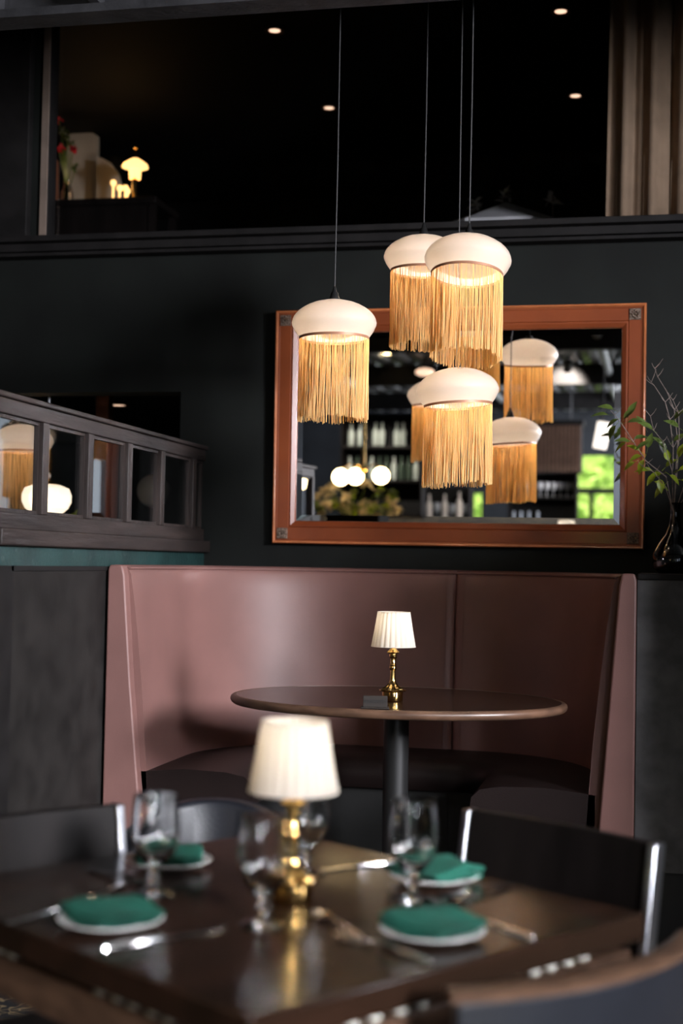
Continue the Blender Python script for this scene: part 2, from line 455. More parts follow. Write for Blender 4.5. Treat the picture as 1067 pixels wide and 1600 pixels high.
# hedge outside
b = BM()
hr = random.Random(3)
for i in range(2600):
    c = Vector((hr.uniform(-9, 4), hr.uniform(-15.6, -15.0), hr.uniform(-.1, 3.4)))
    u = Vector((hr.uniform(-1, 1), hr.uniform(-.3, .3), hr.uniform(-1, 1))).normalized()*.10
    v = Vector((hr.uniform(-1, 1), hr.uniform(-1, .2), hr.uniform(-1, 1))).normalized()*.06
    b.faces.new([b.verts.new(c-u), b.verts.new(c+v), b.verts.new(c+u), b.verts.new(c-v)])
box(b, (-9, -15.9, -.1), (4, -15.6, 3.3))
tag(obj('hedge', b, M['foliage'], smooth=0), 'sunlit yellow-green hedge outside the windows reflected in the mirror', 'hedge', kind='stuff')

# upper room seen through the interior window
def roomshell(name, lo, hi, m):
    (x0, y0, z0), (x1, y1, z1) = lo, hi
    t = .1
    for nm, a, c in (('floor_', (x0, y0, z0-t), (x1, y1, z0)), ('ceiling_', (x0, y0, z1), (x1, y1, z1+t)), ('wall_far_', (x0, y1, z0), (x1, y1+t, z1)),
                     ('wall_left_', (x0-t, y0, z0), (x0, y1, z1)), ('wall_right_', (x1, y0, z0), (x1+t, y1, z1))):
        b = BM(); box(b, a, c); struct(nm+name, b, m, smooth=0)
roomshell('upper_room', (-5.4, WY+.15, 2.72), (2.0, 10.6, 4.15), M['dark'])
roomshell('hallway', (-6.8, WY+.15, 0.01), (DX+.02, 10.6, 2.25), M['hall'])

# interior window: ledge, jamb, head, pane
b = BM()
box(b, (-3.4, WY-.10, 2.800), (.92, WY+.16, 2.828)); box(b, (-3.4, WY-.055, 2.762), (.92, WY, 2.800)); box(b, (-3.4, WY-.075, 2.735), (.92, WY, 2.752))
box(b, (UX0-.30, WY-.05, 2.828), (UX0-.05, WY, 4.3))
box(b, (UX0, WY+.02, 2.828), (UX0+.012, WY+.14, UZ1))
struct('window_1', b, M['trimblack'], 'dark ledge and surround of the large interior window', smooth=0, bevel=.004)
b = BM(); box(b, (UX0-.002, WY-.012, 2.828), (UX0+.030, WY+.0, UZ1)); obj('jamb_strip', b, M['jamb'], bpy.data.objects['window_1'], smooth=0)
bpy.data.objects['jamb_strip']['label'] = 'pale beige wooden jamb strip'
b = BM(); box(b, (UX0+.012, WY+.06, 2.828), (UX1, WY+.066, UZ1)); obj('window_pane', b, M['pane'], bpy.data.objects['window_1'], smooth=0)

# right-hand half wall beside the booth (its top carries the vase)
b = BM(); box(b, (-.052, 5.0, .30), (.92, WY, 1.293)); struct('wall_booth_right', b, M['panel_grey'], 'mottled bronze half wall right of the booth', smooth=0)
b = BM(); box(b, (-.052, 4.985, 1.293), (.92, WY, 1.314)); struct('trim_3', b, M['trimblack'], 'black capping strip on the half wall right of the booth', smooth=0, bevel=.004)
b = BM(); box(b, (-.052, 5.06, .0), (.92, WY, .30)); struct('baseboard_right', b, M['plinth'], smooth=0)

# left half wall along the booth: painted green above, dark panel below
b = BM(); box(b, (-2.14, 3.98, 0), (-2.0, WY, 1.366)); struct('wall_booth_left', b, M['green'], 'green painted half wall under the glazed partition', smooth=0)
b = BM(); box(b, (-2.0, 4.19, .05), (-1.988, 5.0, 1.285)); struct('trim_4', b, M['panel'], 'mottled dark panel fixed on the green half wall', smooth=0)
b = BM()
box(b, (-2.0, 3.98, .05), (-1.982, 4.19, 1.302)); box(b, (-2.0, 4.175, 1.286), (-1.982, 5.0, 1.302))
struct('trim_5', b, M['trimblack'], 'thin black edging around the dark panel', smooth=0)

# ================================================================== GLAZED PARTITION
t = thing('glazed_partition', 'dark oak partition screen with square glass panes left of the booth', 'partition', (-2.0, 4.1, 1.366))
def P_(lo, hi): return tuple(a-b_ for a, b_ in zip(lo, (-2.0, 4.1, 1.366))), tuple(a-b_ for a, b_ in zip(hi, (-2.0, 4.1, 1.366)))
b = BM(); box(b, *P_((-2.17, 4.08, 1.366), (-1.972, WY, 1.420))); obj('ledge', b, M['oak'], t, bevel=.005)
b = BM(); box(b, *P_((-2.045, 4.06, 1.420), (-2.003, WY, 1.473))); obj('bottom_rail', b, M['oak'], t, bevel=.003)
b = BM(); box(b, *P_((-2.045, 4.03, 1.783), (-2.003, WY, 1.833))); obj('top_rail', b, M['oak'], t, bevel=.003)
b = BM(); box(b, *P_((-2.09, 4.02, 1.833), (-1.99, WY, 1.851))); obj('cap_rail', b, M['oak'], t, bevel=.004)
posts = [4.06, 4.453, 4.846, 5.244, 5.625, 6.045]
for y in posts:
    b = BM(); box(b, *P_((-2.034, y-.024, 1.473), (-2.0, y+.024, 1.783))); obj('post', b, M['oakv'], t, bevel=.003)
for y0, y1 in zip(posts, posts[1:]+[WY+.02]):
    b = BM(); box(b, *P_((-2.026, y0+.02, 1.468), (-2.022, y1-.02, 1.788))); obj('pane', b, M['pane'], t, smooth=0)
    b = BM()
    for lo, hi in (((-2.032, y0+.024, 1.473), (-2.016, y0+.032, 1.783)), ((-2.032, y1-.032, 1.473), (-2.016, y1-.024, 1.783)),
                   ((-2.032, y0+.032, 1.473), (-2.016, y1-.032, 1.485)), ((-2.032, y0+.032, 1.771), (-2.016, y1-.032, 1.783))):
        box(b, *P_(lo, hi))
    obj('glazing_bead', b, M['oakv'], t, smooth=0)

# ================================================================== BOOTH
XO0, XO1, YF, YB = -1.978, -.058, 5.0, WY-.006
SEAMX = at(705, 1000, Y=6.08).x
def upath(n=16, r=.70):
    pts = []
    for i in range(6): pts.append((XO0, YF+.02+(YB-r-YF-.02)*i/5, 1, 0))
    for i in range(1, n+1):
        a = pi - pi/2*i/n
        pts.append((XO0+r+r*cos(a), YB-r+r*sin(a), -cos(a), -sin(a)))
    m = 14
    for i in range(1, m+1): pts.append((XO0+r+(XO1-XO0-2*r)*i/m, YB, 0, -1))
    for i in range(1, n+1):
        a = pi/2 - pi/2*i/n
        pts.append((XO1-r+r*cos(a), YB-r+r*sin(a), -cos(a), -sin(a)))
    for i in range(1, 6): pts.append((XO1, YB-r-(YB-r-YF-.02)*i/5, -1, 0))
    return pts
UP = upath()
ks = min(range(len(UP)), key=lambda i: abs(UP[i][0]-SEAMX) if UP[i][1] > YB-.01 else 9)
def insert_near(path, d):
    """extra stations close to both ends of a run so that cushions can round off"""
    out = []
    for s, e in ((0, 1), (-1, -2)):
        p0, p1 = path[s], path[e]
        L = sqrt((p1[0]-p0[0])**2+(p1[1]-p0[1])**2)
        seq = []
        for f in d: seq.append(tuple(p0[k]+(p1[k]-p0[k])*f/L for k in range(4)))
        out.append(seq)
    return [path[0]] + out[0] + path[1:-1] + out[1][::-1] + [path[-1]]
def sweep(bm, path, prof, endscale, close_ends=True):
    """prof(d, z) closed outline; endscale(i, n) shrinks d near the ends"""
    rings = []
    n = len(path)
    for i, (x, y, nx, ny) in enumerate(path):
        s = endscale(i, n)
        rings.append([bm.verts.new((x+nx*d*(s if d > .03 else 1), y+ny*d*(s if d > .03 else 1), z)) for d, z in prof])
    k = len(prof)
    for a, c in zip(rings, rings[1:]):
        for i in range(k):
            j = (i+1) % k
            bm.faces.new((a[i], a[j], c[j], c[i]))
    bm.faces.new(rings[0][::-1]); bm.faces.new(rings[-1])
booth = thing('curved_booth', 'U-shaped banquette booth in mauve-brown leather against the dark green wall', 'booth seat', (-1.02, 5.6, .085))
def rel(bm):
    for v in bm.verts: v.co -= Vector((-1.02, 5.6, .085))
    return bm
# backrest outline: thin at the top, thicker and slightly puffed lower down
back_prof = [(0, .30), (.155, .30), (.158, .45), (.150, .58), (.140, .72), (.126, .87), (.112, 1.00), (.098, 1.12), (.084, 1.22), (.074, 1.275), (.062, 1.300), (.045, 1.309), (.012, 1.309), (0, 1.300)]
es_ = [.80, .93, .985]
for side, path in (('left', UP[:ks+1]), ('right', UP[ks:])):
    pth = insert_near(path, [.006, .018, .04])
    def es(i, n, side=side):
        k = i if side == 'right' else n-1-i
        return es_[k] if k < 3 else 1.0
    b = BM(); sweep(b, pth, back_prof, es); obj('backrest', rel(b), M['leather'], booth, smooth=50)
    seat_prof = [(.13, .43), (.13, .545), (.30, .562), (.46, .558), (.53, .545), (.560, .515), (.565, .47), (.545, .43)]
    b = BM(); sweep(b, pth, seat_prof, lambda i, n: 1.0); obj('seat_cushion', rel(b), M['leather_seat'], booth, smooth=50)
    b = BM(); sweep(b, pth, [(.10, .085), (.50, .085), (.50, .43), (.10, .43)], lambda i, n: 1.0); obj('base', rel(b), M['plinth'], booth, smooth=30)
# welt along the back top
b = BM(); tube(b, [(x+nx*.070, y+ny*.070, 1.297) for x, y, nx, ny in UP], .0045, 8); obj('piping', rel(b), M['leather'], booth)
# the two tapered front caps
for s in (0, 1):
    if s == 0: poly = [(-1.978, .085), (-1.800, .085), (-1.836, .46), (-1.880, .88), (-1.912, 1.27), (-1.922, 1.308), (-1.972, 1.308), (-1.978, 1.29)]
    else: poly = [(-.055, .085), (-.055, 1.29), (-.062, 1.313), (-.104, 1.313), (-.114, 1.27), (-.142, .88), (-.174, .43), (-.20, .085)]
    b = BM(); prism(b, poly, lambda px, pz: (px, 4.975, pz), lambda px, pz: (px, 5.03, pz)); obj('end_cap', rel(b), M['leather'], booth, smooth=30, bevel=.007, bseg=3)

# ================================================================== BOOTH TABLE
TC = at(620, 1096, t=5.05); TZ = .857
t = thing('pedestal_table', 'dark oval pedestal table with rounded walnut edge in front of the booth', 'table', (TC.x, TC.y, .085))
tz = TZ-.085
OA, OB = .592, .455
def oval(bm, prof, seg=96):
    rings = []
    for d, z in prof:
        rings.append([bm.verts.new(((OA+d)*cos(2*pi*i/seg), (OB+d)*sin(2*pi*i/seg), z)) for i in range(seg)])
    for a, c in zip(rings, rings[1:]):
        for i in range(seg):
            j = (i+1) % seg; bm.faces.new((a[i], a[j], c[j], c[i]))
    return rings
b = BM(); rg = oval(b, [(-.012, tz-.030), (-.012, tz)]); b.faces.new(rg[-1]); b.faces.new(rg[0][::-1]); obj('tabletop', b, M['walnut'], t)
b = BM(); oval(b, [(-.012, tz-.0302), (-.004, tz-.030), (.004, tz-.024), (.008, tz-.015), (.006, tz-.006), (0, tz-.001), (-.006, tz+.0006), (-.0125, tz+.0004), (-.0125, tz-.0302)])
obj('edge', b, M['walnut_edge'], t)
b = BM(); lathe(b, [(0, .0), (.24, .0), (.24, .012), (.10, .03), (.052, .06), (.045, .10), (.045, tz-.06), (.10, tz-.045), (.16, tz-.0305), (0, tz-.0305)], 40); obj('pedestal', b, M['blackplastic'], t)

# ================================================================== TABLE LAMPS
def table_lamp(loc, label, rz, power):
    t = thing('table_lamp', label, 'lamp', loc, rz, 'brass table lamps')
    b = BM(); lathe(b, [(0, 0), (.0345, 0), (.036, .002), (.036, .032), (.038, .034), (.046, .0355), (.047, .038), (.045, .0405), (.034, .0415), (0, .0415)], 48); obj('base', b, M['brass'], t)
    b = BM(); lathe(b, [(0, .041), (.035, .0415), (.034, .0445), (.024, .051), (.0165, .058), (.012, .066), (.0105, .072), (0, .072)], 48,
                    rfun=lambda a, z: 1+.09*cos(12*a)*(1 if z < .062 else .2)); obj('fluted_foot', b, M['brass'], t)
    b = BM(); lathe(b, [(0, .071), (.010, .071), (.0095, .074), (.0088, .107), (.011, .109), (.0125, .113), (.0125, .118), (.0105, .121), (.0115, .126), (.0095, .129),
                        (.0098, .147), (.0128, .150), (.0135, .156), (.0130, .163), (.0215, .166), (.0225, .169), (.0195, .172), (.012, .179), (.009, .186), (.008, .195), (0, .195)], 32)
    obj('stem', b, M['brass'], t)
    b = BM()
    n = 24
    lathe(b, [(.0755, .1885), (.0745, .195), (.0655, .245), (.0570, .298), (.0556, .306)], n*6, rfun=lambda a, z: 1+.026*sin(n*a)+.010*sin(2*n*a+1))
    sh = obj('lamp_shade', b, M['shade'], t, smooth=60)
    for r_, z_ in ((.0765, .188), (.0562, .3065)):
        b = BM(); tube(b, [(r_*cos(2*pi*k/48), r_*sin(2*pi*k/48), z_) for k in range(49)], .0014, 6, cap=False)
        obj('shade_trim', b, M['shade'], sh)
    b = BM(); ball(b, (0, 0, .235), .013, 1.5, 14, 10); tube(b, [(0, 0, .19), (0, 0, .222)], .008, 10); obj('bulb', b, M['bulb'], t)
    b = BM()
    for k in range(3):
        a = 2*pi*k/3
        tube(b, [(0, 0, .2635), (.055*cos(a), .055*sin(a), .3035)], .0008, 5)
    obj('shade_spider', b, M['brass'], t)
    child_light(t, 'lamp_light', (0, 0, .272), power, (1, .85, .64), .012)
    return t
LZ = at(613, 1096, Z=TZ)
table_lamp((LZ.x, LZ.y, TZ+.001), 'small brass lamp with pleated cream shade on the oval booth table', .3, .24)

# ------------------------------------------------------------------ reserved sign
sp = at(586, 1107, Z=TZ)
t = thing('reserved_sign', 'small dark RESERVED plate beside the brass lamp on the booth table', 'sign', (sp.x, sp.y, TZ+.001), radians(10))
b = BM(); box(b, (-.046, -.020, 0), (.046, .020, .004)); obj('sign_base', b, M['signage'], t, bevel=.001)
b = BM(); box(b, (-.040, .004, .003), (.040, .009, .040)); obj('sign_plate', b, M['signage'], t, bevel=.001)
fc = bpy.data.curves.new('lettering', 'FONT'); fc.body = 'RESERVED'; fc.size = .0165; fc.align_x = 'CENTER'; fc.extrude = .0004
fc.materials.append(M['ink'])
ft = bpy.data.objects.new('lettering_curve', fc); COL.objects.link(ft)
bpy.context.view_layer.update()
fm = bpy.data.meshes.new_from_object(ft.evaluated_get(bpy.context.evaluated_depsgraph_get()))
bpy.data.objects.remove(ft); bpy.data.curves.remove(fc)
fo = bpy.data.objects.new('lettering', fm); COL.objects.link(fo); fo.parent = t; fo.location = (0, .0034, .0155); fo.rotation_euler = (pi/2, 0, 0)

# ================================================================== FRINGED PENDANTS
def pendant(top, label, seed, tilt=(0, 0), top_z=4.30, power=1.9, group='fringed pendant lamps over the booth', dim=False):
    """top: highest point of the glass dome"""
    rg = random.Random(seed)
    HD = .136
    root = thing('fringed_pendant_lamp', label, 'pendant lamp', (top[0], top[1], top[2]-HD), 0, group)
    T = Matrix.Rotation(tilt[0], 3, 'X') @ Matrix.Rotation(tilt[1], 3, 'Y')
    piv = Vector((0, 0, HD))
    def tl(v): return piv + T @ (Vector(v)-piv)
    prof = [(.017, .1360), (.040, .1335), (.0737, .1250), (.095, .1165), (.114, .1056), (.127, .0965), (.137, .0864), (.1445, .0765), (.149, .0670), (.1525, .0538), (.1515, .0450), (.1475, .0365), (.1430, .0265), (.137, .0173), (.1315, .0095), (.1256, .0020), (.1245, 0)]
    b = BM(); lathe(b, prof, 72)
    for v in b.verts: v.co = tl(v.co)
    obj('glass_dome', b, M['opal'], root, smooth=60)
    b = BM(); lathe(b, [(.1245, .002), (.1265, .002), (.1265, -.007), (.1245, -.007), (.1245, .002)], 72)
    for v in b.verts: v.co = tl(v.co)
    obj('band', b, M['band'], root, smooth=30)
    # the fringe: fine threads hanging straight down from the tilted ring
    b = BM()
    n = 250
    L = .297
    ph = [rg.uniform(0, 6.28) for _ in range(6)]
    for i in range(n):
        a = 2*pi*(i+rg.uniform(-.9, .9))/n
        r = .1235 + rg.choice((0, .0015, -.002))
        q = tl((r*cos(a), r*sin(a), -.003))
        clump = .004*sin(9*a+ph[0])+.003*sin(23*a+ph[1])
        ln = L*(1+.012*sin(5*a+ph[2]))-rg.uniform(0, .012)
        dx, dy = rg.gauss(0, .0022), rg.gauss(0, .0022)
        tx, ty = -sin(a)*clump, cos(a)*clump
        pts = []
        for k in range(6):
            f = k/5
            wv = .0008*sin(7*f+i)
            pts.append((q.x+(dx+tx)*f*f+wv, q.y+(dy+ty)*f*f+wv, q.z-ln*f))
        rr = rg.uniform(.00085, .00125)
        tube(b, pts, [rr*.62, rr*.85, rr, rr*1.05, rr*1.1, rr*1.2], 4)
    obj('fringe', b, M['fringe'], root, smooth=60)
    # fitting and cord
    b = BM(); lathe(b, [(0, HD-.006), (.020, HD-.004), (.021, HD+.004), (.016, HD+.012), (.013, HD+.026), (.008, HD+.031), (.006, HD+.044), (.003, HD+.05), (0, HD+.05)], 24)
    obj('fitting', b, M['blackplastic'], root)
    b = BM(); tube(b, [(0, 0, HD+.045), (.002, .001, HD+.5), (0, 0, top_z-top[2]+HD)], .0026, 8); obj('cord', b, M['cord'], root)
    b = BM(); ball(b, tl((0, 0, .090)), .020, 1.1, 16, 10); obj('bulb', b, M['bulb'], root)
    b = BM(); tube(b, [tl((0, 0, .108)), tl((0, 0, HD-.004))], .014, 12); obj('socket', b, M['blackplastic'], root)
    child_light(root, 'pendant_light', tl((0, 0, .030)), power, (1, .80, .60), .022)
    return root
pendant(at(522.5, 469, t=5.11), 'fringed pendant lamp hanging alone to the left of the mirror', 1, tilt=(0, radians(-.6)))
pendant(at(662, 368, t=5.48), 'fringed pendant lamp half hidden behind another high above the mirror', 2)
pendant(at(733, 371, t=5.00), 'fringed pendant lamp tipped to show its glowing underside, overlapping one behind', 3, tilt=(radians(-9), radians(1.2)))
pendant(at(713, 575, t=5.23), 'lowest fringed pendant lamp hanging slightly askew across the mirror', 4, tilt=(0, radians(-3.5)))

# ================================================================== MIRROR
MX0, MX1, MZ0, MZ1 = -1.673, -.040, 1.413, 2.463
mc = ((MX0+MX1)/2, WY-.004, MZ0)
t = thing('wall_mirror', 'large mirror in reddish wood frame with carved corners above the booth', 'mirror', mc)
t.rotation_euler = (TILT, 0, 0)
MW, MH = MX1-MX0, MZ1-MZ0
def loops(bm, prof):
    """prof: (inset, height off the wall); mitred rectangular moulding"""
    ls = []
    for s, h in prof:
        ls.append([bm.verts.new(v) for v in ((-MW/2+s, -h, s), (MW/2-s, -h, s), (MW/2-s, -h, MH-s), (-MW/2+s, -h, MH-s))])
    for a, c in zip(ls, ls[1:]):
        for i in range(4):
            j = (i+1) % 4; bm.faces.new((a[i], a[j], c[j], c[i]))
    return ls
b = BM(); loops(b, [(.014, .004), (.014, .030), (.020, .029), (.022, .027), (.072, .027), (.075, .0235), (.078, .0265), (.083, .0275), (.100, .0180), (.104, .0100), (.104, .004)])
obj('frame', b, M['cherry'], t, smooth=25)
b = BM(); loops(b, [(0, .004), (0, .030), (.002, .036), (.006, .039), (.010, .037), (.013, .033), (.0145, .029), (.0145, .004)])
obj('frame_bead', b, M['cherry_lip'], t, smooth=60)
b = BM(); ls = loops(b, [(.1035, .0030), (.1035, .0075), (.1300, .0092)]); b.faces.new(ls[-1])
gl = obj('mirror_glass', b, M['mirror'], t, smooth=0)
b = BM(); box(b, (-MW/2+.09, -.006, .09), (MW/2-.09, -.001, MH-.09)); obj('backing_board', b, M['blackwood'], t, smooth=0)
for sx in (-1, 1):
    for z in (.047, MH-.047):
        b = BM(); c0 = sx*(MW/2-.047)
        box(b, (c0-.024, -.0335, z-.024), (c0+.024, -.026, z+.024))
        for k in range(8):
            a = 2*pi*k/8
            ball(b, (c0+.013*cos(a), -.0335, z+.013*sin(a)), .0062, .9, 8, 6)
        ball(b, (c0, -.034, z), .007, .9, 8, 6)
        obj('corner_rosette', b, M['rosette'], t, bevel=.0015)

# ================================================================== VASE WITH BRANCHES
vp = at(1054, 893, Y=5.62)
vx, vy, vz = vp.x, vp.y, 1.315
t = thing('branch_vase', 'smoked glass bottle vase on the half wall right of the mirror', 'vase', (vx, vy, vz))
b = BM(); lathe(b, [(0, .0), (.060, .0), (.078, .012), (.086, .04), (.082, .075), (.062, .115), (.036, .150), (.023, .185), (.018, .225), (.019, .262), (.024, .272),
                    (.021, .272), (.0165, .262), (.0155, .225), (.020, .185), (.033, .150), (.058, .115), (.078, .075), (.082, .04), (.074, .015), (.056, .004), (0, .004)], 48)
obj('bottle', b, M['vase'], t)
bt = thing('leafy_branches', 'twiggy branches with yellow-green leaves standing in the smoked vase', 'branches', (vx, vy, vz+.02))
br_r = random.Random(12)
def bpt(px, py, dy=0.0):
    q = at(px, py, Y=vy+dy); return q-Vector((vx, vy, vz+.02))
def leafshape(bm, base, d, L, W, up=Vector((0, -.6, .8))):
    d = d.normalized(); s = d.cross(up)
    if s.length < .05: s = d.cross(Vector((1, 0, 0)))
    s.normalize(); nrm = s.cross(d)
    cs = []; 
    for k in range(7):
        f = k/6; wd = W*sin(pi*(f**.8))*.5 + (.0004 if 0 < k < 6 else 0)
        c = base+d*L*f-nrm*L*.25*f*f
        cs.append((bm.verts.new(c-s*wd+nrm*wd*.35), bm.verts.new(c), bm.verts.new(c+s*wd+nrm*wd*.35)))
    for a, c in zip(cs, cs[1:]):
        bm.faces.new((a[0], a[1], c[1], c[0])); bm.faces.new((a[1], a[2], c[2], c[1]))
twigs = [
    ([(1052, 800), (1040, 745), (1010, 720), (990, 690), (972, 664), (960, 648)], -.03, .0030),
    ([(1052, 800), (1050, 760), (1052, 700), (1046, 655), (1038, 628), (1022, 602), (1017, 597)], .03, .0026),
    ([(1053, 800), (1056, 740), (1058, 690), (1054, 640), (1042, 612), (1028, 588), (1022, 576)], .05, .0024),
    ([(1052, 800), (1050, 735), (1036, 690), (1020, 672), (1016, 650)], .0, .0022),
    ([(1053, 800), (1058, 735), (1062, 680), (1060, 645), (1052, 625)], -.05, .0024),
    ([(1052, 800), (1038, 760), (1022, 738), (1002, 728)], -.08, .0026),
    ([(1054, 800), (1075, 740), (1090, 690), (1096, 640)], -.02, .0028),
    ([(1054, 800), (1080, 760), (1105, 720), (1118, 690)], .05, .0028)]
for pts, dy, r in twigs:
    b = BM(); P3 = [Vector((0, 0, .02))] + [bpt(x, y, dy*(i+1)/len(pts)) for i, (x, y) in enumerate(pts)]
    P3 = [P3[0]] + [p_+Vector((br_r.uniform(-.003, .003), br_r.uniform(-.01, .01), 0)) for p_ in P3[1:]]
    tube(b, P3, [r*(1-.6*i/(len(P3)-1)) for i in range(len(P3))], 6)
    for i in range(3, len(P3)):
        for s in (-1, 1):
            if br_r.random() < .75:
                d = Vector((s*br_r.uniform(.4, 1), br_r.uniform(-.6, .6), br_r.uniform(.5, 1.1))).normalized()*br_r.uniform(.02, .05)
                tube(b, [P3[i], P3[i]+d*.6, P3[i]+d+Vector((0, 0, .006))], [.0012, .001, .0006], 5)
    obj('twig', b, M['twig'], bt)
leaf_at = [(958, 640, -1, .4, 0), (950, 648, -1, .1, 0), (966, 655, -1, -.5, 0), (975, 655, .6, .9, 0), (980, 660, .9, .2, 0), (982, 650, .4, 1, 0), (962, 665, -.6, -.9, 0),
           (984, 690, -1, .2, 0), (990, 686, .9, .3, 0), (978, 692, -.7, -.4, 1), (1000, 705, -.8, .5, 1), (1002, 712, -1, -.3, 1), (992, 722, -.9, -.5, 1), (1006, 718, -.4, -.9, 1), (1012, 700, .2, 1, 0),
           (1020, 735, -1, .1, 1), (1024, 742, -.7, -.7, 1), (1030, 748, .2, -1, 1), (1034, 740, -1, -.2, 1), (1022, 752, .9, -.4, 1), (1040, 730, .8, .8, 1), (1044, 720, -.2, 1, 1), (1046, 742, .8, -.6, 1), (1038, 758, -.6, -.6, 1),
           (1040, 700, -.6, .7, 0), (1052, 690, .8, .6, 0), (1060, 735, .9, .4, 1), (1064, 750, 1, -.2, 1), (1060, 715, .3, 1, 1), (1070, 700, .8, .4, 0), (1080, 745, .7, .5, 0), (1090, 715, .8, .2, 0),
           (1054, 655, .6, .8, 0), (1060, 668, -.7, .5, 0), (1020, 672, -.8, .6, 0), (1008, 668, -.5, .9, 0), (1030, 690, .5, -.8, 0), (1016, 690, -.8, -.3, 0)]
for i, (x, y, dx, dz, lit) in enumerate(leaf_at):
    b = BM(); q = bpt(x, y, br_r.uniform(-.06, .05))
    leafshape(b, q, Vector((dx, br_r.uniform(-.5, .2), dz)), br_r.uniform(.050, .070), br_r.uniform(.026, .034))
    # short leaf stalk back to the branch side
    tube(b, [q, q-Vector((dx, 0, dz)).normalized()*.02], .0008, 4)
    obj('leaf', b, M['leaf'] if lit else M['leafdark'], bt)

# ================================================================== DINING TABLE IN FRONT
N0 = Vector((-.495, 1.767)); E1 = Vector((.565, .825)); E2 = Vector((-.825, .565))
TA, TB, TH = .862, .94, .75
def tp(a, c, z=TH): q = N0+E1*a+E2*c; return Vector((q.x, q.y, z))
trot = math.atan2(E1.y, E1.x)                  # table frame: local x = E1, local y = E2
tc0 = tp(TA/2, TB/2, 0)
t = thing('dining_table', 'dark brown square dining table set for four in front', 'table', tc0, trot)
b = BM(); box(b, (-TA/2, -TB/2, TH-.046), (TA/2, TB/2, TH)); obj('tabletop', b, M['walnut'], t, bevel=.004)
b = BM()
i0 = .016
for lo, hi in (((-TA/2+i0, -TB/2+i0), (TA/2-i0, -TB/2+i0+.025)), ((-TA/2+i0, TB/2-i0-.025), (TA/2-i0, TB/2-i0)),
               ((-TA/2+i0, -TB/2+i0+.025), (-TA/2+i0+.025, TB/2-i0-.025)), ((TA/2-i0-.025, -TB/2+i0+.025), (TA/2-i0, TB/2-i0-.025))):
    box(b, (*lo, TH-.125), (*hi, TH-.062))
obj('apron', b, M['walnut_edge'], t, bevel=.002)
b = BM(); box(b, (-TA/2+.05, -TB/2+.05, TH-.063), (TA/2-.05, TB/2-.05, TH-.045)); obj('sub_frame', b, M['blackwood'], t)
b = BM(); lathe(b, [(0, 0), (.30, 0), (.30, .014), (.07, .035), (.05, .07), (.05, TH-.10), (.20, TH-.064), (0, TH-.064)], 40); obj('pedestal', b, M['blackplastic'], t)
def stud(a, c):
    b = BM(); ball(b, (a-TA/2, c-TB/2, TH-.0555), .0115, .62, 14, 8); obj('stud', b, M['stud'], t)
for a in (.600, .640, .685, .725): stud(a, .026)
for a in (.205, .247, .300, .342): stud(a, .026)
for c in (.20, .24, .285, .325, .37): stud(.026, c)
for c in (.62, .66): stud(.026, c)

# ------------------------------------------------------------------ lamp on the dining table
lp = at(455, 1410, Z=TH)
table_lamp((lp.x, lp.y, TH+.001), 'brass lamp with cream shade at the middle of the dining table', 1.1, .19)

# ------------------------------------------------------------------ plates and napkins
def side_plate(px, py, label):
    q = at(px, py, Z=TH)
    b = BM(); lathe(b, [(0, .0008), (.040, .0008), (.046, .003), (.064, .008), (.082, .0150), (.083, .0165), (.081, .0175), (.062, .0105), (.046, .0060), (0, .0055)], 64)
    o = obj('side_plate', b, M['china'], loc=(q.x, q.y, TH+.0004))
    tag(o, label, 'plate', 'white side plates')
    return q
def folded_napkin(q, rz, label, seed, loop=.0):
    rg = random.Random(seed)
    W, D, th = .118, .108, .0042
    # a strip folded in four layers: outline of the cross-section across its width
    mid = []
    zs = [0, .0068, .0136, .0204]
    for k, z in enumerate(zs):
        xs_ = [-W/2+W*i/10 for i in range(11)]
        if k % 2: xs_ = xs_[::-1]
        for x in xs_:
            f = abs(x)/(W/2)
            mid.append((x, z*(1-.10*f*f) + .002*sin(2.5*x/W*pi+k)))
        if k < 3:
            s = 1 if k % 2 == 0 else -1
            for a in (-50, 0, 50):
                mid.append((s*(W/2+.0034*cos(radians(a))), (z+.0034)*.9+.0034*sin(radians(a))))
    def off(i, s):
        p0 = Vector(mid[max(i-1, 0)]); p1 = Vector(mid[min(i+1, len(mid)-1)])
        d = (p1-p0).normalized(); nn = Vector((-d.y, d.x))
        return Vector(mid[i])+nn*s*th/2
    outl = [off(i, 1) for i in range(len(mid))]+[off(i, -1) for i in range(len(mid)-1, -1, -1)]
    b = BM(); m_ = 10; rings = []
    jit = [(rg.gauss(0, .0006), rg.gauss(0, .0006)) for _ in outl]
    for j in range(m_+1):
        y = -D/2+D*j/m_; f = (2*j/m_-1)
        sk = .006*f
        rings.append([b.verts.new((p_.x*(1-.03*f*f)+sk+jx*f, y+.012*p_.y/.02*f, p_.y*(1-.16*f*f)+.0035*sin(3*f+p_.x*20)+.0035+jz*f)) for p_, (jx, jz) in zip(outl, jit)])
    n = len(outl)
    for r0, r1 in zip(rings, rings[1:]):
        for i in range(n):
            k = (i+1) % n; b.faces.new((r0[i], r0[k], r1[k], r1[i]))
    for rg_, rev in ((rings[0], True), (rings[-1], False)):
        h = len(mid)
        for i in range(h-1):
            quad = (rg_[i], rg_[i+1], rg_[n-2-i], rg_[n-1-i])
            b.faces.new(quad[::-1] if rev else quad)
    o = obj('napkin', b, M['napkin'], smooth=60, loc=(q.x, q.y, TH+.0115)); o.rotation_euler = (0, 0, rz)
    tag(o, label, 'napkin', 'folded green napkins')
q = side_plate(173, 1449, 'white side plate between fork and knife at the front left setting'); folded_napkin(q, radians(58), 'green napkin on the plate nearest the long table knife', 1)
q = side_plate(263, 1355, 'white side plate before the black leather chair'); folded_napkin(q, radians(25), 'green napkin on the far plate before the black leather chair', 2)
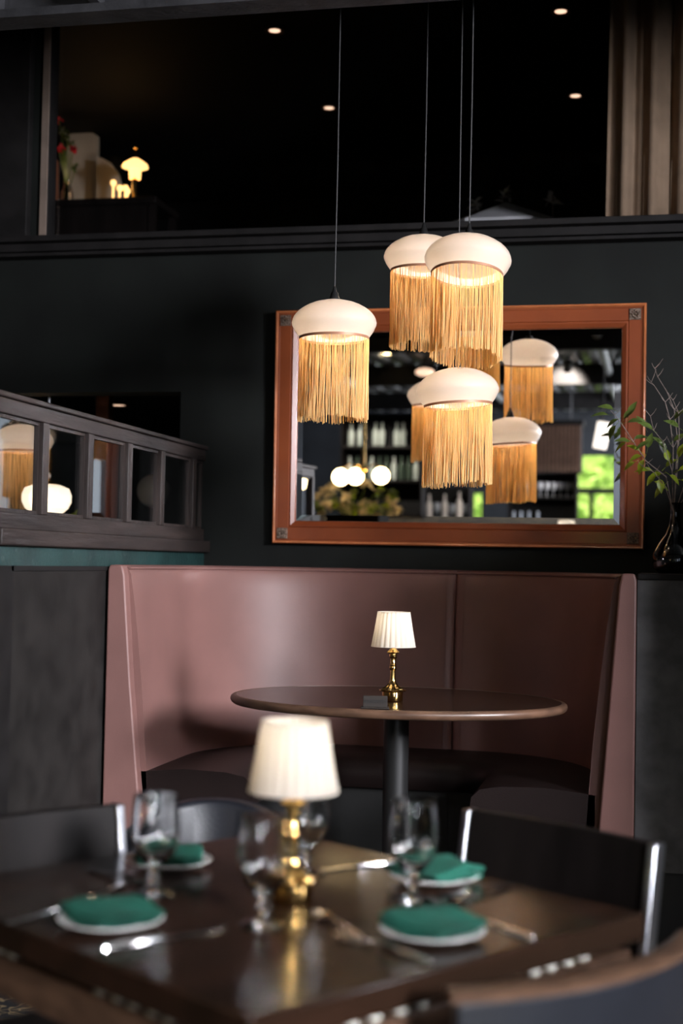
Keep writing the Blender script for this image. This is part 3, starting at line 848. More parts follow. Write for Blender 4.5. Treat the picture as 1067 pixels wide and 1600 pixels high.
q = side_plate(675, 1466, 'white side plate near the front right table edge'); folded_napkin(q, radians(62), 'green napkin on the plate near the front right table edge', 3)
q = side_plate(678, 1379, 'white side plate behind the goblet at the wood-backed chair'); folded_napkin(q, radians(-30), 'green napkin with open looped fold, behind the goblet at the wood-backed chair', 4)

# ------------------------------------------------------------------ goblets
def goblet(px, py, label):
    q = at(px, py, Z=TH)
    b = BM()
    lathe(b, [(0, .0), (.034, .0), (.0355, .0022), (.030, .0048), (.014, .0085), (.0085, .014), (.0075, .021), (.0115, .026), (.0125, .030), (.0105, .034), (.0078, .039), (.010, .047), (.021, .056),
              (.032, .068), (.0395, .086), (.0425, .106), (.0420, .128), (.0395, .150), (.0375, .170), (.0370, .1725), (.0358, .1722), (.0358, .170), (.0377, .150), (.0400, .128), (.0405, .106), (.0375, .087), (.030, .071), (.019, .060), (.008, .0545), (0, .053)], 56)
    o = obj('water_goblet', b, M['goblet'], loc=(q.x, q.y, TH+.0005))
    tag(o, label, 'glass', 'water goblets')
goblet(240, 1398, 'water goblet in front of the far left plate')
goblet(411, 1447, 'water goblet nearest, in front of the brass table lamp')
goblet(478, 1366, 'water goblet half hidden behind the brass table lamp')
goblet(645, 1408, 'water goblet between the two right-hand plates')

# ------------------------------------------------------------------ cutlery
def cutlery(kind, p0, p1, label, group, flip=False):
    """p0 is the handle end, p1 the tip (points on the table top)"""
    d = (p1-p0); L = {'knife': .225, 'fork': .19, 'spoon': .16}[kind]
    a = math.atan2(d.y, d.x); c = (p0+p1)/2
    root = None
    def strip(bm, pts, th=.0022):
        """pts: (x, halfwidth, z)"""
        lo, hi = [], []
        for x, hw, z in pts:
            lo.append((bm.verts.new((x, -hw, z)), bm.verts.new((x, hw, z))))
            hi.append((bm.verts.new((x, -hw*.8, z+th)), bm.verts.new((x, hw*.8, z+th))))
        for i in range(len(pts)-1):
            bm.faces.new((lo[i][0], lo[i][1], lo[i+1][1], lo[i+1][0])); bm.faces.new((hi[i][0], hi[i+1][0], hi[i+1][1], hi[i][1]))
            bm.faces.new((lo[i][0], lo[i+1][0], hi[i+1][0], hi[i][0])); bm.faces.new((lo[i][1], hi[i][1], hi[i+1][1], lo[i+1][1]))
        for k in (0, -1): bm.faces.new((lo[k][0], hi[k][0], hi[k][1], lo[k][1]))
    t = thing('table_'+kind if kind == 'knife' else 'table_'+kind, label, kind, (c.x, c.y, TH+.0006), a, group)
    if kind == 'knife':
        b = BM(); strip(b, [(-L/2, .006, 0), (-L/2+.006, .0095, 0), (-.04, .0085, .0005), (-.012, .0055, .0005), (-.004, .0055, .0005)], .0055); obj('handle', b, M['steelware'], t, bevel=.0012)
        b = BM(); strip(b, [(-.005, .005, .001), (.01, .0085, .001), (.06, .0095, .001), (.095, .0085, .001), (L/2-.004, .004, .001), (L/2, .001, .001)], .0018); obj('blade', b, M['steelware'], t)
    elif kind == 'fork':
        b = BM(); strip(b, [(-L/2, .005, 0), (-L/2+.008, .0095, .0005), (-.04, .006, .004), (0, .0035, .0085), (.022, .0035, .007), (.030, .009, .004), (.042, .0125, .002), (.050, .0128, .0018)], .0024); obj('handle', b, M['steelware'], t, bevel=.0006)
        for k in range(4):
            y = -.0105+.007*k
            b = BM(); tube(b, [(.049, y, .0028), (.070, y, .002), (L/2, y*.92, .009)], [.0018, .0017, .0008], 6); obj('tine', b, M['steelware'], t)
    else:
        b = BM(); strip(b, [(-L/2, .005, 0), (-L/2+.008, .009, .0005), (-.03, .0055, .005), (.02, .0035, .009), (.034, .005, .007)], .0024); obj('handle', b, M['steelware'], t, bevel=.0006)
        b = BM()
        prof = [(0, 0), (.35, .05), (.7, .25), (1, .9)]
        lathe(b, [(r, z) for r, z in prof]+[(.97, 1.0), (.66, .42), (.3, .22), (0, .18)], 32)
        for v in b.verts: v.co = Vector((v.co.x*.026+.056, v.co.y*.0185, v.co.z*.0075))
        obj('bowl', b, M['steelware'], t)
    return t
Z = TH
cutlery('knife', at(160, 1485, Z=Z), at(352, 1451, Z=Z), 'long table knife lying beside the front left plate', 'table knives')
cutlery('fork', at(27, 1440, Z=Z), at(150, 1418, Z=Z), 'fork with handle pointing to the left table edge', 'table forks')
cutlery('spoon', at(195, 1381, Z=Z), at(150, 1412, Z=Z), 'spoon behind the front left napkin', 'table spoons')
cutlery('fork', at(142, 1361, Z=Z), at(226, 1384, Z=Z), 'fork beside the far left plate', 'table forks')
cutlery('fork', at(803, 1381, Z=Z), at(690, 1405, Z=Z), 'fork at the right setting with handle toward the wood-backed chair', 'table forks')
cutlery('spoon', at(800, 1390, Z=Z), at(690, 1415, Z=Z), 'spoon crossing under the fork at the right setting', 'table spoons')
cutlery('knife', at(822, 1465, Z=Z), at(700, 1425, Z=Z), 'knife beside the front right napkin, handle at the table edge', 'table knives')
cutlery('fork', at(664, 1501, Z=Z), at(535, 1467, Z=Z), 'fork between the front right plate and the table edge', 'table forks')
cutlery('spoon', at(555, 1462, Z=Z), at(498, 1434, Z=Z), 'small spoon in front of the lamp base', 'table spoons')
cutlery('knife', at(612, 1349, Z=Z), at(498, 1362, Z=Z), 'knife lying behind the lamp near the far table edge', 'table knives')

# ================================================================== CHAIRS
def wood_chair(a, c, facing, label, w=.47, top=.83):
    """panel-backed chair; local -y is the way the sitter looks"""
    q = tp(a, c, 0)
    t = thing('dining_chair', label, 'chair', q, facing)
    h = w/2
    def lean(z): return .055*(z-.45)/.38
    for sx in (-1, 1):
        b = BM()
        pts = [(sx*(h-.009), -.02+lean(z), z) for z in (.45, .60, top)]
        for k in range(2):
            (x0, y0, z0), (x1, y1, z1) = pts[k], pts[k+1]
            vs = [b.verts.new(v) for v in ((x0-.009, y0-.016, z0), (x0+.009, y0-.016, z0), (x0+.009, y0+.016, z0), (x0-.009, y0+.016, z0),
                                           (x1-.009, y1-.016, z1), (x1+.009, y1-.016, z1), (x1+.009, y1+.016, z1), (x1-.009, y1+.016, z1))]
            for f in ((0, 3, 2, 1), (4, 5, 6, 7), (0, 1, 5, 4), (1, 2, 6, 5), (2, 3, 7, 6), (3, 0, 4, 7)): b.faces.new([vs[i] for i in f])
        bmesh.ops.remove_doubles(b, verts=b.verts, dist=1e-5)
        obj('back_post', b, M['chrome'], t, bevel=.003)
        for yy, nm in ((-.02, 'leg'), (-.31, 'leg')):
            b = BM(); x_ = sx*(h-.02)
            tube(b, [(x_, yy, .44), (x_*1.03, yy+(.03 if yy > -.1 else -.01), 0)], [.017, .012], 10); obj('leg', b, M['blackwood'], t)
    def slab(z0, z1, nm, th=.020):
        b = BM(); m_ = 10; rings = []
        for i in range(m_+1):
            f = 2*i/m_-1; x = f*(h-.0185); cv = .022*(1-f*f)
            rings.append([b.verts.new(v) for v in ((x, -.02+lean(z0)+cv-th/2, z0), (x, -.02+lean(z0)+cv+th/2, z0), (x, -.02+lean(z1)+cv+th/2, z1), (x, -.02+lean(z1)+cv-th/2, z1))])
        for r0, r1 in zip(rings, rings[1:]):
            for k in range(4):
                j = (k+1) % 4; b.faces.new((r0[k], r0[j], r1[j], r1[k]))
        b.faces.new(rings[0][::-1]); b.faces.new(rings[-1])
        obj(nm, b, M['blackwood'], t, bevel=.003)
    slab(top-.135, top, 'back_panel'); slab(top-.215, top-.170, 'lower_back_rail', .018)
    b = BM(); box(b, (-h+.005, -.34, .425), (h-.005, -.005, .465)); obj('seat', b, M['blackleather'], t, bevel=.014, bseg=3)
    return t
# behind the right corner, facing the table (looks along -E1): local -y = -E1 -> local y = E1
fr = math.atan2(E1.y, E1.x)-pi/2
wood_chair(1.005, .325, fr, 'dark wood chair with pale metal posts behind the right side of the table')
fl = math.atan2(E2.y, E2.x)-pi/2
wood_chair(.278, 1.000, fl, 'dark wood panel-backed chair at the far left of the table', w=.46)

def tub_chair(loc, facing, label, top, r, span, body, rail, thick=.045, arm_drop=0.0, seatz=.46):
    """curved wrap-around back on four legs; local -y is the way the sitter looks"""
    t = thing('tub_chair', label, 'chair', loc, facing)
    n = 28
    angs = [pi/2-span/2+span*i/n for i in range(n+1)]
    b = BM(); rings = []
    for i, a in enumerate(angs):
        f = abs(2*i/n-1); zt_ = top-arm_drop*f**2.2
        prof = [(r, .36), (r+.010, .55), (r+.022, zt_-.012), (r+.012, zt_), (r-thick+.020, zt_), (r-thick+.012, zt_-.012), (r-thick, .55), (r-thick, .36)]
        rings.append([b.verts.new((q_*cos(a), q_*sin(a), z)) for q_, z in prof])
    for r0, r1 in zip(rings, rings[1:]):
        for k in range(8):
            j = (k+1) % 8; b.faces.new((r0[k], r0[j], r1[j], r1[k]))
    b.faces.new(rings[0][::-1]); b.faces.new(rings[-1])
    obj('back', b, body, t, smooth=50, bevel=.006)
    if rail:
        b = BM(); rings = []
        for i, a in enumerate(angs):
            f = abs(2*i/n-1); zt_ = top-arm_drop*f**2.2
            rings.append([b.verts.new((q_*cos(a), q_*sin(a), z)) for q_, z in ((r+.028, zt_), (r+.028, zt_+.014), (r+.020, zt_+.020), (r-thick+.014, zt_+.020), (r-thick+.006, zt_+.014), (r-thick+.006, zt_))])
        for r0, r1 in zip(rings, rings[1:]):
            for k in range(6):
                j = (k+1) % 6; b.faces.new((r0[k], r0[j], r1[j], r1[k]))
        b.faces.new(rings[0][::-1]); b.faces.new(rings[-1])
        obj('cap_rail', b, rail, t, smooth=50)
    else:
        b = BM(); tube(b, [((r+.017)*cos(a), (r+.017)*sin(a), top-arm_drop*abs(2*i/n-1)**2.2-.004) for i, a in enumerate(angs)], .0035, 6); obj('piping', b, body, t)
    b = BM(); lathe(b, [(0, .37), (r-thick-.004, .37), (r-thick-.002, .39), (r-thick-.002, seatz-.02), (r-thick-.02, seatz), (0, seatz+.012)], 36); obj('seat', b, M['blackleather'], t)
    for sx in (-1, 1):
        for sy in (-1, 1):
            b = BM(); tube(b, [(sx*(r-.09), sy*(r-.09), .372), (sx*(r-.05), sy*(r-.05), 0)], [.018, .012], 10); obj('leg', b, M['blackwood'], t)
    return t
q = at(352, 1246, t=3.55)
tub_chair((q.x+.02, q.y-.22, 0), radians(10), 'black leather chair with rounded back behind the far left plate', q.z, .205, radians(165), M['blackleather'], None, arm_drop=.10)
def curved_back_chair(label):
    R0, top = .556, .76
    ctr = tp(.555, .37, 0)
    face = math.atan2(-E2.y, -E2.x)-pi/2            # local +y points away from the table
    t = thing('curved_back_chair', label, 'chair', ctr+Vector((E2.x, E2.y, 0))*-.30, face)
    oy = -.30                                        # centre of the back's curve in local y
    def arc(prof, a0, a1, n=24):
        b = BM(); rings = []
        for i in range(n+1):
            a = radians(a0+(a1-a0)*i/n)
            rings.append([b.verts.new((q_*sin(a), oy+q_*cos(a), z)) for q_, z in prof])
        k_ = len(prof)
        for r0, r1 in zip(rings, rings[1:]):
            for k in range(k_):
                j = (k+1) % k_; b.faces.new((r0[k], r0[j], r1[j], r1[k]))
        b.faces.new(rings[0][::-1]); b.faces.new(rings[-1])
        return b
    lo_, hi_ = -24, 31
    b = arc([(R0-.012, .44), (R0+.014, .44), (R0+.018, .60), (R0+.018, top-.014), (R0-.012, top-.014), (R0-.014, .60)], lo_, hi_); obj('back', b, M['blackleather'], t, smooth=40, bevel=.004)
    b = arc([(R0-.017, top-.0135), (R0+.023, top-.0135), (R0+.024, top-.004), (R0+.016, top), (R0-.010, top), (R0-.018, top-.004)], lo_-1, hi_+1); obj('cap_rail', b, M['walnut_edge'], t, smooth=50)
    b = BM(); box(b, (-.110, -.20, .41), (.250, .225, .465)); obj('seat', b, M['blackleather'], t, bevel=.016, bseg=3)
    for sx in (-1, 1):
        for y_ in (-.17, .20):
            b = BM(); tube(b, [(.07+sx*.155, y_, .412), (.07+sx*.17, y_+(.02 if y_ > 0 else -.01), 0)], [.018, .012], 10); obj('leg', b, M['blackwood'], t)
curved_back_chair('curved black chair with brown wooden cap rail along the front right table edge')

# ================================================================== UPPER ROOM CONTENTS
def downlight(p, label, group, r=.05):
    t = thing('recessed_downlight', label, 'ceiling light', p, 0, group)
    b = BM(); lathe(b, [(r*.62, -.004), (r*.98, -.010), (r, -.006), (r, 0), (r*.62, 0), (r*.62, -.004)], 32); obj('trim_ring', b, M['dlring'], t)
    b = BM(); lathe(b, [(0, -.0035), (r*.60, -.0035), (r*.60, -.0005), (0, -.0005)], 24); obj('lens', b, M['dl'], t)
for (x, y), lb in zip(((429, 47), (876, 17), (514, 168), (899, 149)),
                      ('bright recessed ceiling light left of the first pendant cord', 'bright recessed ceiling light beside the tan curtain top',
                       'dim recessed ceiling light just left of the first pendant cord', 'dim recessed ceiling light lower down beside the tan curtain')):
    downlight(at(x, y, Z=4.149), lb, 'recessed lights seen through the interior window')
downlight(at(184, 632, Z=2.249), 'recessed ceiling light in the dark doorway above the partition', 'recessed hallway light', r=.075)

# curtain behind the pane
b = BM()
x0c, x1c = at(945, 320, Y=6.42).x, .95
n = 120; zs = [2.831, 3.2, 3.6, 4.14]
rows = []
for z in zs:
    f = (z-2.831)/1.27
    row = []
    for i in range(n+1):
        u = i/n
        x = x0c+.012*f+(x1c-x0c)*u
        ph = u*62
        y = 6.44+.032*sin(ph+.35*f+.9*sin(u*17))+.010*sin(2.1*ph+1.3+.5*f)
        row.append(b.verts.new((x, y, z)))
    rows.append(row)
for r0, r1 in zip(rows, rows[1:]):
    for i in range(n): b.faces.new((r0[i], r0[i+1], r1[i+1], r1[i]))
cu = obj('curtain', b, M['curtain'], smooth=80)
md = cu.modifiers.new('thick', 'SOLIDIFY'); md.thickness = .004
tag(cu, 'long tan curtain hanging in folds behind the interior window', 'curtain')

# grey pyramid canopy and small plants on the ledge behind the pane
ca = at(790, 316, Y=7.3); cl = at(693, 341, Y=7.3); cr_ = at(893, 338, Y=7.3); czr = at(790, 341, Y=6.95).z
t = thing('parasol', 'grey pyramid-shaped canvas parasol top just above the window ledge', 'parasol', (ca.x, ca.y, 2.72))
b = BM()
ap = b.verts.new((0, 0, ca.z-2.72)); hw = (cr_.x-cl.x)*.60; zz = czr-2.72
rim = []
for k in range(8):
    a = 2*pi*k/8+pi/8
    rim.append(b.verts.new((hw*1.05*cos(a), hw*1.05*sin(a), zz)))
low = [b.verts.new((v.co.x*1.0, v.co.y*1.0, zz-.03)) for v in rim]
for k in range(8):
    j = (k+1) % 8
    b.faces.new((ap, rim[k], rim[j])); b.faces.new((rim[k], low[k], low[j], rim[j]))
cn = obj('canopy', b, M['canvas'], t, smooth=0)
b = BM(); tube(b, [(0, 0, 0), (0, 0, ca.z-2.72+.02)], .015, 10); obj('pole', b, M['trimblack'], t)
fr_ = random.Random(5)
for (x, y), lb in zip(((788, 303), (863, 306), (742, 318)), ('small leafy plant sprig above the middle of the grey parasol', 'small leafy plant sprig above the right slope of the parasol', 'small leafy plant sprig above the left slope of the parasol')):
    q = at(x, y, Y=7.9)
    t = thing('potted_plant', lb, 'plant', (q.x, q.y, 2.72), 0, 'small plants behind the interior window')
    h = q.z-2.72
    b = BM(); lathe(b, [(0, 0), (.06, 0), (.08, .12), (.07, .12), (0, .10)], 20); obj('pot', b, M['canvas'], t)
    b = BM(); tube(b, [(0, 0, .10), (.01, 0, h*.6), (0, 0, h)], .004, 6); obj('stem', b, M['twig'], t)
    b = BM()
    for k in range(14):
        d = Vector((fr_.uniform(-1, 1), fr_.uniform(-1, 1), fr_.uniform(-.6, 1)))
        leafshape(b, Vector((0, 0, h-.02+fr_.uniform(-.03, .03))), d, fr_.uniform(.04, .07), .025)
    obj('foliage', b, M['milk'], t, smooth=0)

# console, vase with red flowers, glowing lamp and the pale panels behind them
cy = 8.3
cz = at(150, 311, Y=cy-.2).z
cxl, cxr = at(62, 311, Y=cy).x-.25, at(262, 311, Y=cy).x
t = thing('console_table', 'black console table in the dark upper room behind the window', 'table', ((cxl+cxr)/2, cy, 2.72))
hw = (cxr-cxl)/2
b = BM(); box(b, (-hw, -.22, cz-2.72-.04), (hw, .22, cz-2.72)); obj('tabletop', b, M['blackwood'], t, bevel=.004)
b = BM(); box(b, (-hw+.05, -.19, 0), (hw-.05, -.17, cz-2.72-.04)); obj('added_dark_panel', b, M['blackwood'], t)  # dark sheet added to cover the bright panels under the console
for sx in (-1, 1):
    for sy in (-1, 1):
        b = BM(); box(b, (sx*(hw-.03)-.02, sy*.18-.02, 0), (sx*(hw-.03)+.02, sy*.18+.02, cz-2.72-.04)); obj('leg', b, M['blackwood'], t)
q = at(104, 309, Y=cy); fz = lambda y: at(104, y, Y=cy).z-cz
t = thing('flower_vase', 'clear glass vase of red flowers on the console in the upper room', 'vase', (q.x, cy, cz+.001))
b = BM(); lathe(b, [(0, 0), (.035, 0), (.045, .03), (.04, .10), (.024, .15), (.028, .17), (.024, .17), (.02, .15), (.036, .10), (.04, .03), (0, .008)], 28); obj('glass', b, M['goblet'], t)
for k, (x, y) in enumerate(((92, 188), (97, 232), (114, 234), (92, 234), (104, 212), (110, 224), (118, 262), (98, 205))):
    hp = at(x, y, Y=cy-.02)-Vector((q.x, cy, cz))
    b = BM(); tube(b, [(0, 0, .02), (hp.x*.4, 0, hp.z*.6), tuple(hp)], .003, 5); st = obj('stem', b, M['leafdark'], t)
    b = BM()
    for m_ in range(12):
        d = Vector((fr_.uniform(-1, 1), fr_.uniform(-1, .6), fr_.uniform(-.7, 1)))
        leafshape(b, Vector(hp), d, .035, .024)
    obj('petals' if k < 4 else 'leaf_cluster', b, M['red'] if k < 4 else M['leafdark'], st, smooth=0)
q = at(210, 309, Y=cy)
t = thing('glowing_lamp', 'amber glass lamp glowing beside the flowers in the upper room', 'lamp', (q.x, cy, cz+.001))
g = lambda y: at(210, y, Y=cy).z-cz
w_ = lambda px: px*8.75/F
b = BM(); lathe(b, [(0, 0), (w_(15), 0), (w_(15), .012), (w_(5), .03), (w_(5), g(281)), (0, g(281))], 24); obj('base', b, M['brass'], t)
b = BM(); lathe(b, [(w_(9), g(280)), (w_(10), g(265)), (w_(21), g(262)), (w_(19), g(257)), (w_(9), g(250)), (w_(5), g(248))], 28); obj('lamp_shade', b, M['amberglow'], t)
b = BM(); tube(b, [(0, 0, g(281)), (0, 0, g(232))], .006, 8); ball(b, (0, 0, g(231)), w_(4.5), .8, 14, 8); obj('finial', b, M['brass'], t)
child_light(t, 'amber_light', (-.10, -.10, g(262)), .7, (1, .58, .26), .04)
for k, (x, y) in enumerate(((177, 287), (187, 295), (196, 295), (199, 300))):
    p_ = at(x, y, Y=cy-.16)
    b = BM(); h = p_.z-cz
    lathe(b, [(0, 0), (.02, 0), (.018, .008), (.006, .014), (.006, max(.02, h-.02)), (.018, h-.004), (.018, h+.012), (.012, h+.02), (0, h+.02)], 18)
    tag(obj('tea_light_holder', b, M['amberglow'], loc=(p_.x, p_.y, cz+.001)), 'one of four tiny candle lights clustered beside the amber lamp', 'candle', 'tiny lights beside the amber lamp')
def flatpanel(name, outline, Y, th, m, label):
    b = BM(); pl = [at(x, y, Y=Y) for x, y in outline]
    prism(b, [(p_.x, 2.722 if y == 420 else p_.z) for p_, (x, y) in zip(pl, outline)], lambda x, z: (x, Y, z), lambda x, z: (x, Y+th, z))
    o = obj(name, b, m, smooth=0); tag(o, label, 'screen'); return o
flatpanel('room_divider', [(104, 420), (152, 420), (152, 212), (140, 205), (118, 201), (104, 200)], 8.75, .04, M['beige'], 'pale upright screen behind the red flowers')
flatpanel('light_pool_panel', [(151, 420), (190, 420), (189, 290), (183, 270), (172, 255), (160, 247), (151, 245)], 8.62, .04, M['beige'], 'small pale panel shaped as the light pool left of the amber lamp')  # panel cut to the outline of the amber lamp's light pool
flatpanel('wooden_slab', [(73, 420), (87, 420), (87, 250), (80, 240), (73, 240)], 8.55, .05, M['colwood'], 'narrow warm wooden slab at the left edge of the interior window')
light('upper_warm', 'POINT', (at(80, 262, Y=8.2).x, 8.2, at(80, 258, Y=8.2).z), (0, 0, 0), .55, (1, .68, .42), shadow_soft_size=.03)

# ================================================================== HALLWAY BEHIND THE PARTITION
pendant(at(37, 663, t=7.2), 'fringed pendant lamp seen dimly through the first partition pane', 9, top_z=2.25, power=1.0, group='fringed pendant lamp beyond the partition')
q = at(73, 781, Y=6.42)
t = thing('drum_lantern', 'squat glowing milk-glass lantern seen through the partition panes', 'pendant lamp', (q.x, q.y, q.z))
s = 6.9/F
b = BM(); lathe(b, [(0, -23*s), (24*s, -22*s), (34*s, -13*s), (39*s, -3*s), (39*s, 8*s), (35*s, 18*s), (22*s, 23*s), (8*s, 24*s), (0, 24*s)], 10, rfun=lambda a, z: 1); obj('glass', b, M['whiteglow'], t, smooth=20)
b = BM(); lathe(b, [(0, 24*s), (18*s, 24*s), (16*s, 27*s), (8*s, 30*s), (5*s, 33*s), (0, 33*s)], 20); obj('cap', b, M['brass'], t)
b = BM(); ball(b, (0, 0, 38*s), 6*s, 1.0, 14, 8); obj('ball_joint', b, M['milk'], t)
b = BM(); tube(b, [(0, 0, 43*s), (0, 0, 2.25-q.z)], .008, 8); obj('rod', b, M['chrome'], t)
child_light(t, 'lantern_light', (0, -.18, -.02), .5, (1, .8, .55), .05)
b = BM(); p0, p1 = at(147, 745, Y=7.5), at(167, 745, Y=7.5)
box(b, (p0.x, 7.5, .01), (p1.x, 7.57, 2.25)); struct('trim_6', b, M['colwood'], 'red-brown wooden post seen through the third partition pane', smooth=0)
q = at(240, 770, Y=7.4)
t = thing('globe_lamp', 'unlit white globe lamp seen through the fourth partition pane', 'lamp', (q.x, q.y, .011))
b = BM(); ball(b, (0, 0, q.z), 27*7.6/F, 1, 32, 20); obj('globe', b, M['milk'], t)
b = BM(); lathe(b, [(0, 0), (.14, 0), (.14, .015), (.02, .03), (.012, .06), (.012, q.z-27*7.6/F+.005), (0, q.z-27*7.6/F+.005)], 24); obj('stand', b, M['trimblack'], t)
q = at(114, 803, Y=6.75)
t = thing('leafy_plant', 'leafy green plant under the glowing lantern behind the partition', 'plant', (q.x, q.y, 0.011))
b = BM(); lathe(b, [(0, 0), (.13, 0), (.17, .5), (.15, .5), (0, .46)], 28); obj('pot', b, M['hall'], t)
b = BM(); tube(b, [(0, 0, .46), (.01, 0, q.z-.05)], .012, 8); obj('stem', b, M['twig'], t)
b = BM()
for k in range(60):
    d = Vector((fr_.uniform(-1, 1), fr_.uniform(-1, 1), fr_.uniform(-.5, 1)))
    leafshape(b, Vector((fr_.uniform(-.06, .06), fr_.uniform(-.06, .06), q.z-.1+fr_.uniform(-.08, .06))), d, fr_.uniform(.06, .10), .035)
obj('foliage', b, M['leaf'], t, smooth=0)

# ================================================================== ROOM BEHIND THE CAMERA (seen in the mirror)
SM = seen_in_mirror
# three-globe chandelier
g1, g2, g3 = SM(531, 745, .2), SM(554, 744, -.1), SM(594, 743, .1)
st = SM(567, 700, .05)
t = thing('globe_chandelier', 'brass chandelier of lit globes reflected in the lower left of the mirror', 'chandelier', (st.x, st.y, 0))
b = BM(); tube(b, [(0, 0, g1.z+.06), (0, 0, 3.5)], .018, 10); ball(b, (0, 0, g1.z+.07), .035, 1, 16, 10); obj('stem', b, M['brass'], t)
for gp in (g1, g2, g3):
    d = gp-Vector((st.x, st.y, 0))
    b = BM(); tube(b, [(0, 0, g1.z+.07), (d.x*.6, d.y*.6, g1.z+.12), (d.x, d.y, gp.z+.07)], .008, 8); obj('arm', b, M['brass'], t)
    b = BM(); ball(b, (d.x, d.y, gp.z), .074, 1, 24, 14); obj('globe', b, M['globe'], t)
# amber pendant at the mirror's left edge
q = SM(474, 745, 0)
t = thing('amber_pendant', 'small amber glass pendant reflected at the left edge of the mirror', 'pendant lamp', (q.x-.05, q.y, q.z))
b = BM(); lathe(b, [(.02, .12), (.035, .08), (.06, .02), (.07, -.04), (.06, -.10), (.0, -.12)], 24); obj('glass', b, M['globe'], t)
b = BM(); tube(b, [(0, 0, .11), (0, 0, 3.5-q.z)], .006, 6); obj('cord', b, M['cord'], t)
# host stand with a large flower arrangement
q = SM(556, 800, -.6); qb = SM(556, 815, -.6)
t = thing('host_stand', 'dark stand carrying the big flower arrangement reflected in the mirror', 'stand', (q.x, q.y, 0))
zt = qb.z-.28
b = BM(); box(b, (-.25, -.25, 0), (.25, .25, zt-.04)); obj('cabinet', b, M['blackwood'], t, bevel=.005)
b = BM(); box(b, (-.29, -.29, zt-.04), (.29, .29, zt)); obj('top', b, M['walnut'], t, bevel=.006)
t = thing('flower_arrangement', 'big bouquet of cream flowers and green leaves reflected in the mirror', 'flowers', (q.x, q.y, zt+.001))
b = BM(); lathe(b, [(0, 0), (.09, 0), (.12, .10), (.09, .22), (.06, .27), (.075, .30), (.06, .30), (.05, .27), (0, .2)], 32); obj('vase', b, M['milk'], t)
fr_ = random.Random(21)
for k in range(34):
    px, py = fr_.uniform(492, 622), fr_.uniform(757, 808)
    hp = SM(px, py, -.6+fr_.uniform(-.2, .2))-Vector((q.x, q.y, zt))
    b = BM(); tube(b, [(0, 0, .25), (hp.x*.4, hp.y*.4, .25+(hp.z-.25)*.7), tuple(hp)], .004, 5); s_ = obj('stem', b, M['leafdark'], t)
    isf = fr_.random() < .5
    b = BM()
    for m_ in range(16):
        d = Vector((fr_.uniform(-1, 1), fr_.uniform(-1, 1), fr_.uniform(-.4, 1)))
        leafshape(b, Vector(hp), d, fr_.uniform(.05, .085), .04)
    obj('petals' if isf else 'leaf_cluster', b, M['cream'] if isf else M['leaf'], s_, smooth=0)
# back-bar shelf units with bottles and glassware
def shelf_unit(x0, x1, Y, zs, depth, name, label):
    t = thing(name, label, 'shelf', ((x0+x1)/2, Y, 0))
    hw = (x1-x0)/2
    for z in zs:
        b = BM(); box(b, (-hw, -depth/2, z-.03), (hw, depth/2, z)); obj('shelf_board', b, M['blackwood'], t)
    for sx in (-1, 1):
        b = BM(); box(b, (sx*hw-.02*(sx > 0), -depth/2, 0), (sx*hw+.02*(sx < 0), depth/2, zs[-1]+.45)); obj('side_panel', b, M['blackwood'], t)
    b = BM(); box(b, (-hw, -depth/2-.02, 0), (hw, -depth/2, zs[-1]+.45)); obj('back_panel', b, M['dark'], t)
def bottle(p, s, m, label, group, kind=0):
    t = None
    b = BM()
    if kind == 0: pr_ = [(0, 0), (.038, 0), (.040, .01), (.040, .18), (.030, .215), (.014, .235), (.013, .30), (.016, .302), (.016, .315), (0, .315)]
    else: pr_ = [(0, 0), (.034, 0), (.034, .004), (.006, .01), (.005, .08), (.03, .10), (.04, .14), (.034, .19), (.032, .19), (.037, .14), (.02, .105), (0, .10)]
    lathe(b, [(r*s, z*s) for r, z in pr_], 20)
    o = obj('bottle' if kind == 0 else 'stem_glass', b, m, loc=p); tag(o, label, 'bottle' if kind == 0 else 'glass', group)
YA = -6.2
za = SM(590, 697, YA).z; xa0 = SM(535, 690, YA).x; xa1 = SM(662, 690, YA).x
xl, xr = min(xa0, xa1), max(xa0, xa1)
shelf_unit(xl, xr, YA, [za-.9, za-.45, za], .30, 'back_bar_shelf', 'tall black bar shelf with a few pale bottles reflected left of centre in the mirror')
for k, px in enumerate((548, 562, 586, 596, 619, 629)):
    x = SM(px, 690, YA).x
    bottle((x, YA, za+.001), 1.0, M['bottleglass'], 'pale bottle in a pair on the top bar shelf reflected in the mirror', 'pale bottles on the top bar shelf')
for k in range(10):
    x = xl+.1+(xr-xl-.2)*k/9
    bottle((x, YA, za-.449), 1.0, M['bottledark'] if k % 3 else M['bottleglass'], 'bottle in the row on the lower bar shelf reflected in the mirror', 'bottles on the lower bar shelf')
YB_ = -7.0
zb_ = SM(700, 812, YB_).z; xb0, xb1 = sorted((SM(640, 800, YB_).x, SM(735, 800, YB_).x))
shelf_unit(xb0, xb1, YB_, [zb_-.55, zb_], .30, 'glass_rack', 'black rack of tall stemware reflected at the bottom of the mirror')
for k, px in enumerate((650, 660, 670, 682, 694, 706, 717, 728)):
    x = SM(px, 800, YB_).x
    bottle((x, YB_, zb_+.001), 1.10+.12*(k % 3 == 0), M['silver_glass'] if k % 2 else M['whiteware'], 'tall glass in the rack reflected at the bottom centre of the mirror', 'stemware reflected in the mirror', kind=k % 2)
YC = -8.5
zc = SM(868, 776, YC).z; xc0, xc1 = sorted((SM(795, 770, YC).x, SM(902, 770, YC).x))
shelf_unit(xc0, xc1, YC, [zc-.60, zc], .30, 'glassware_shelf', 'black shelf of pale glassware reflected left of the green window')
for k in range(9):
    px = 812+k*10.5
    x = SM(px, 770, YC).x
    bottle((x, YC, zc+.001), 1.10, M['whiteware'], 'pale glass in the row reflected left of the green window', 'pale glassware on the reflected shelf', kind=1)
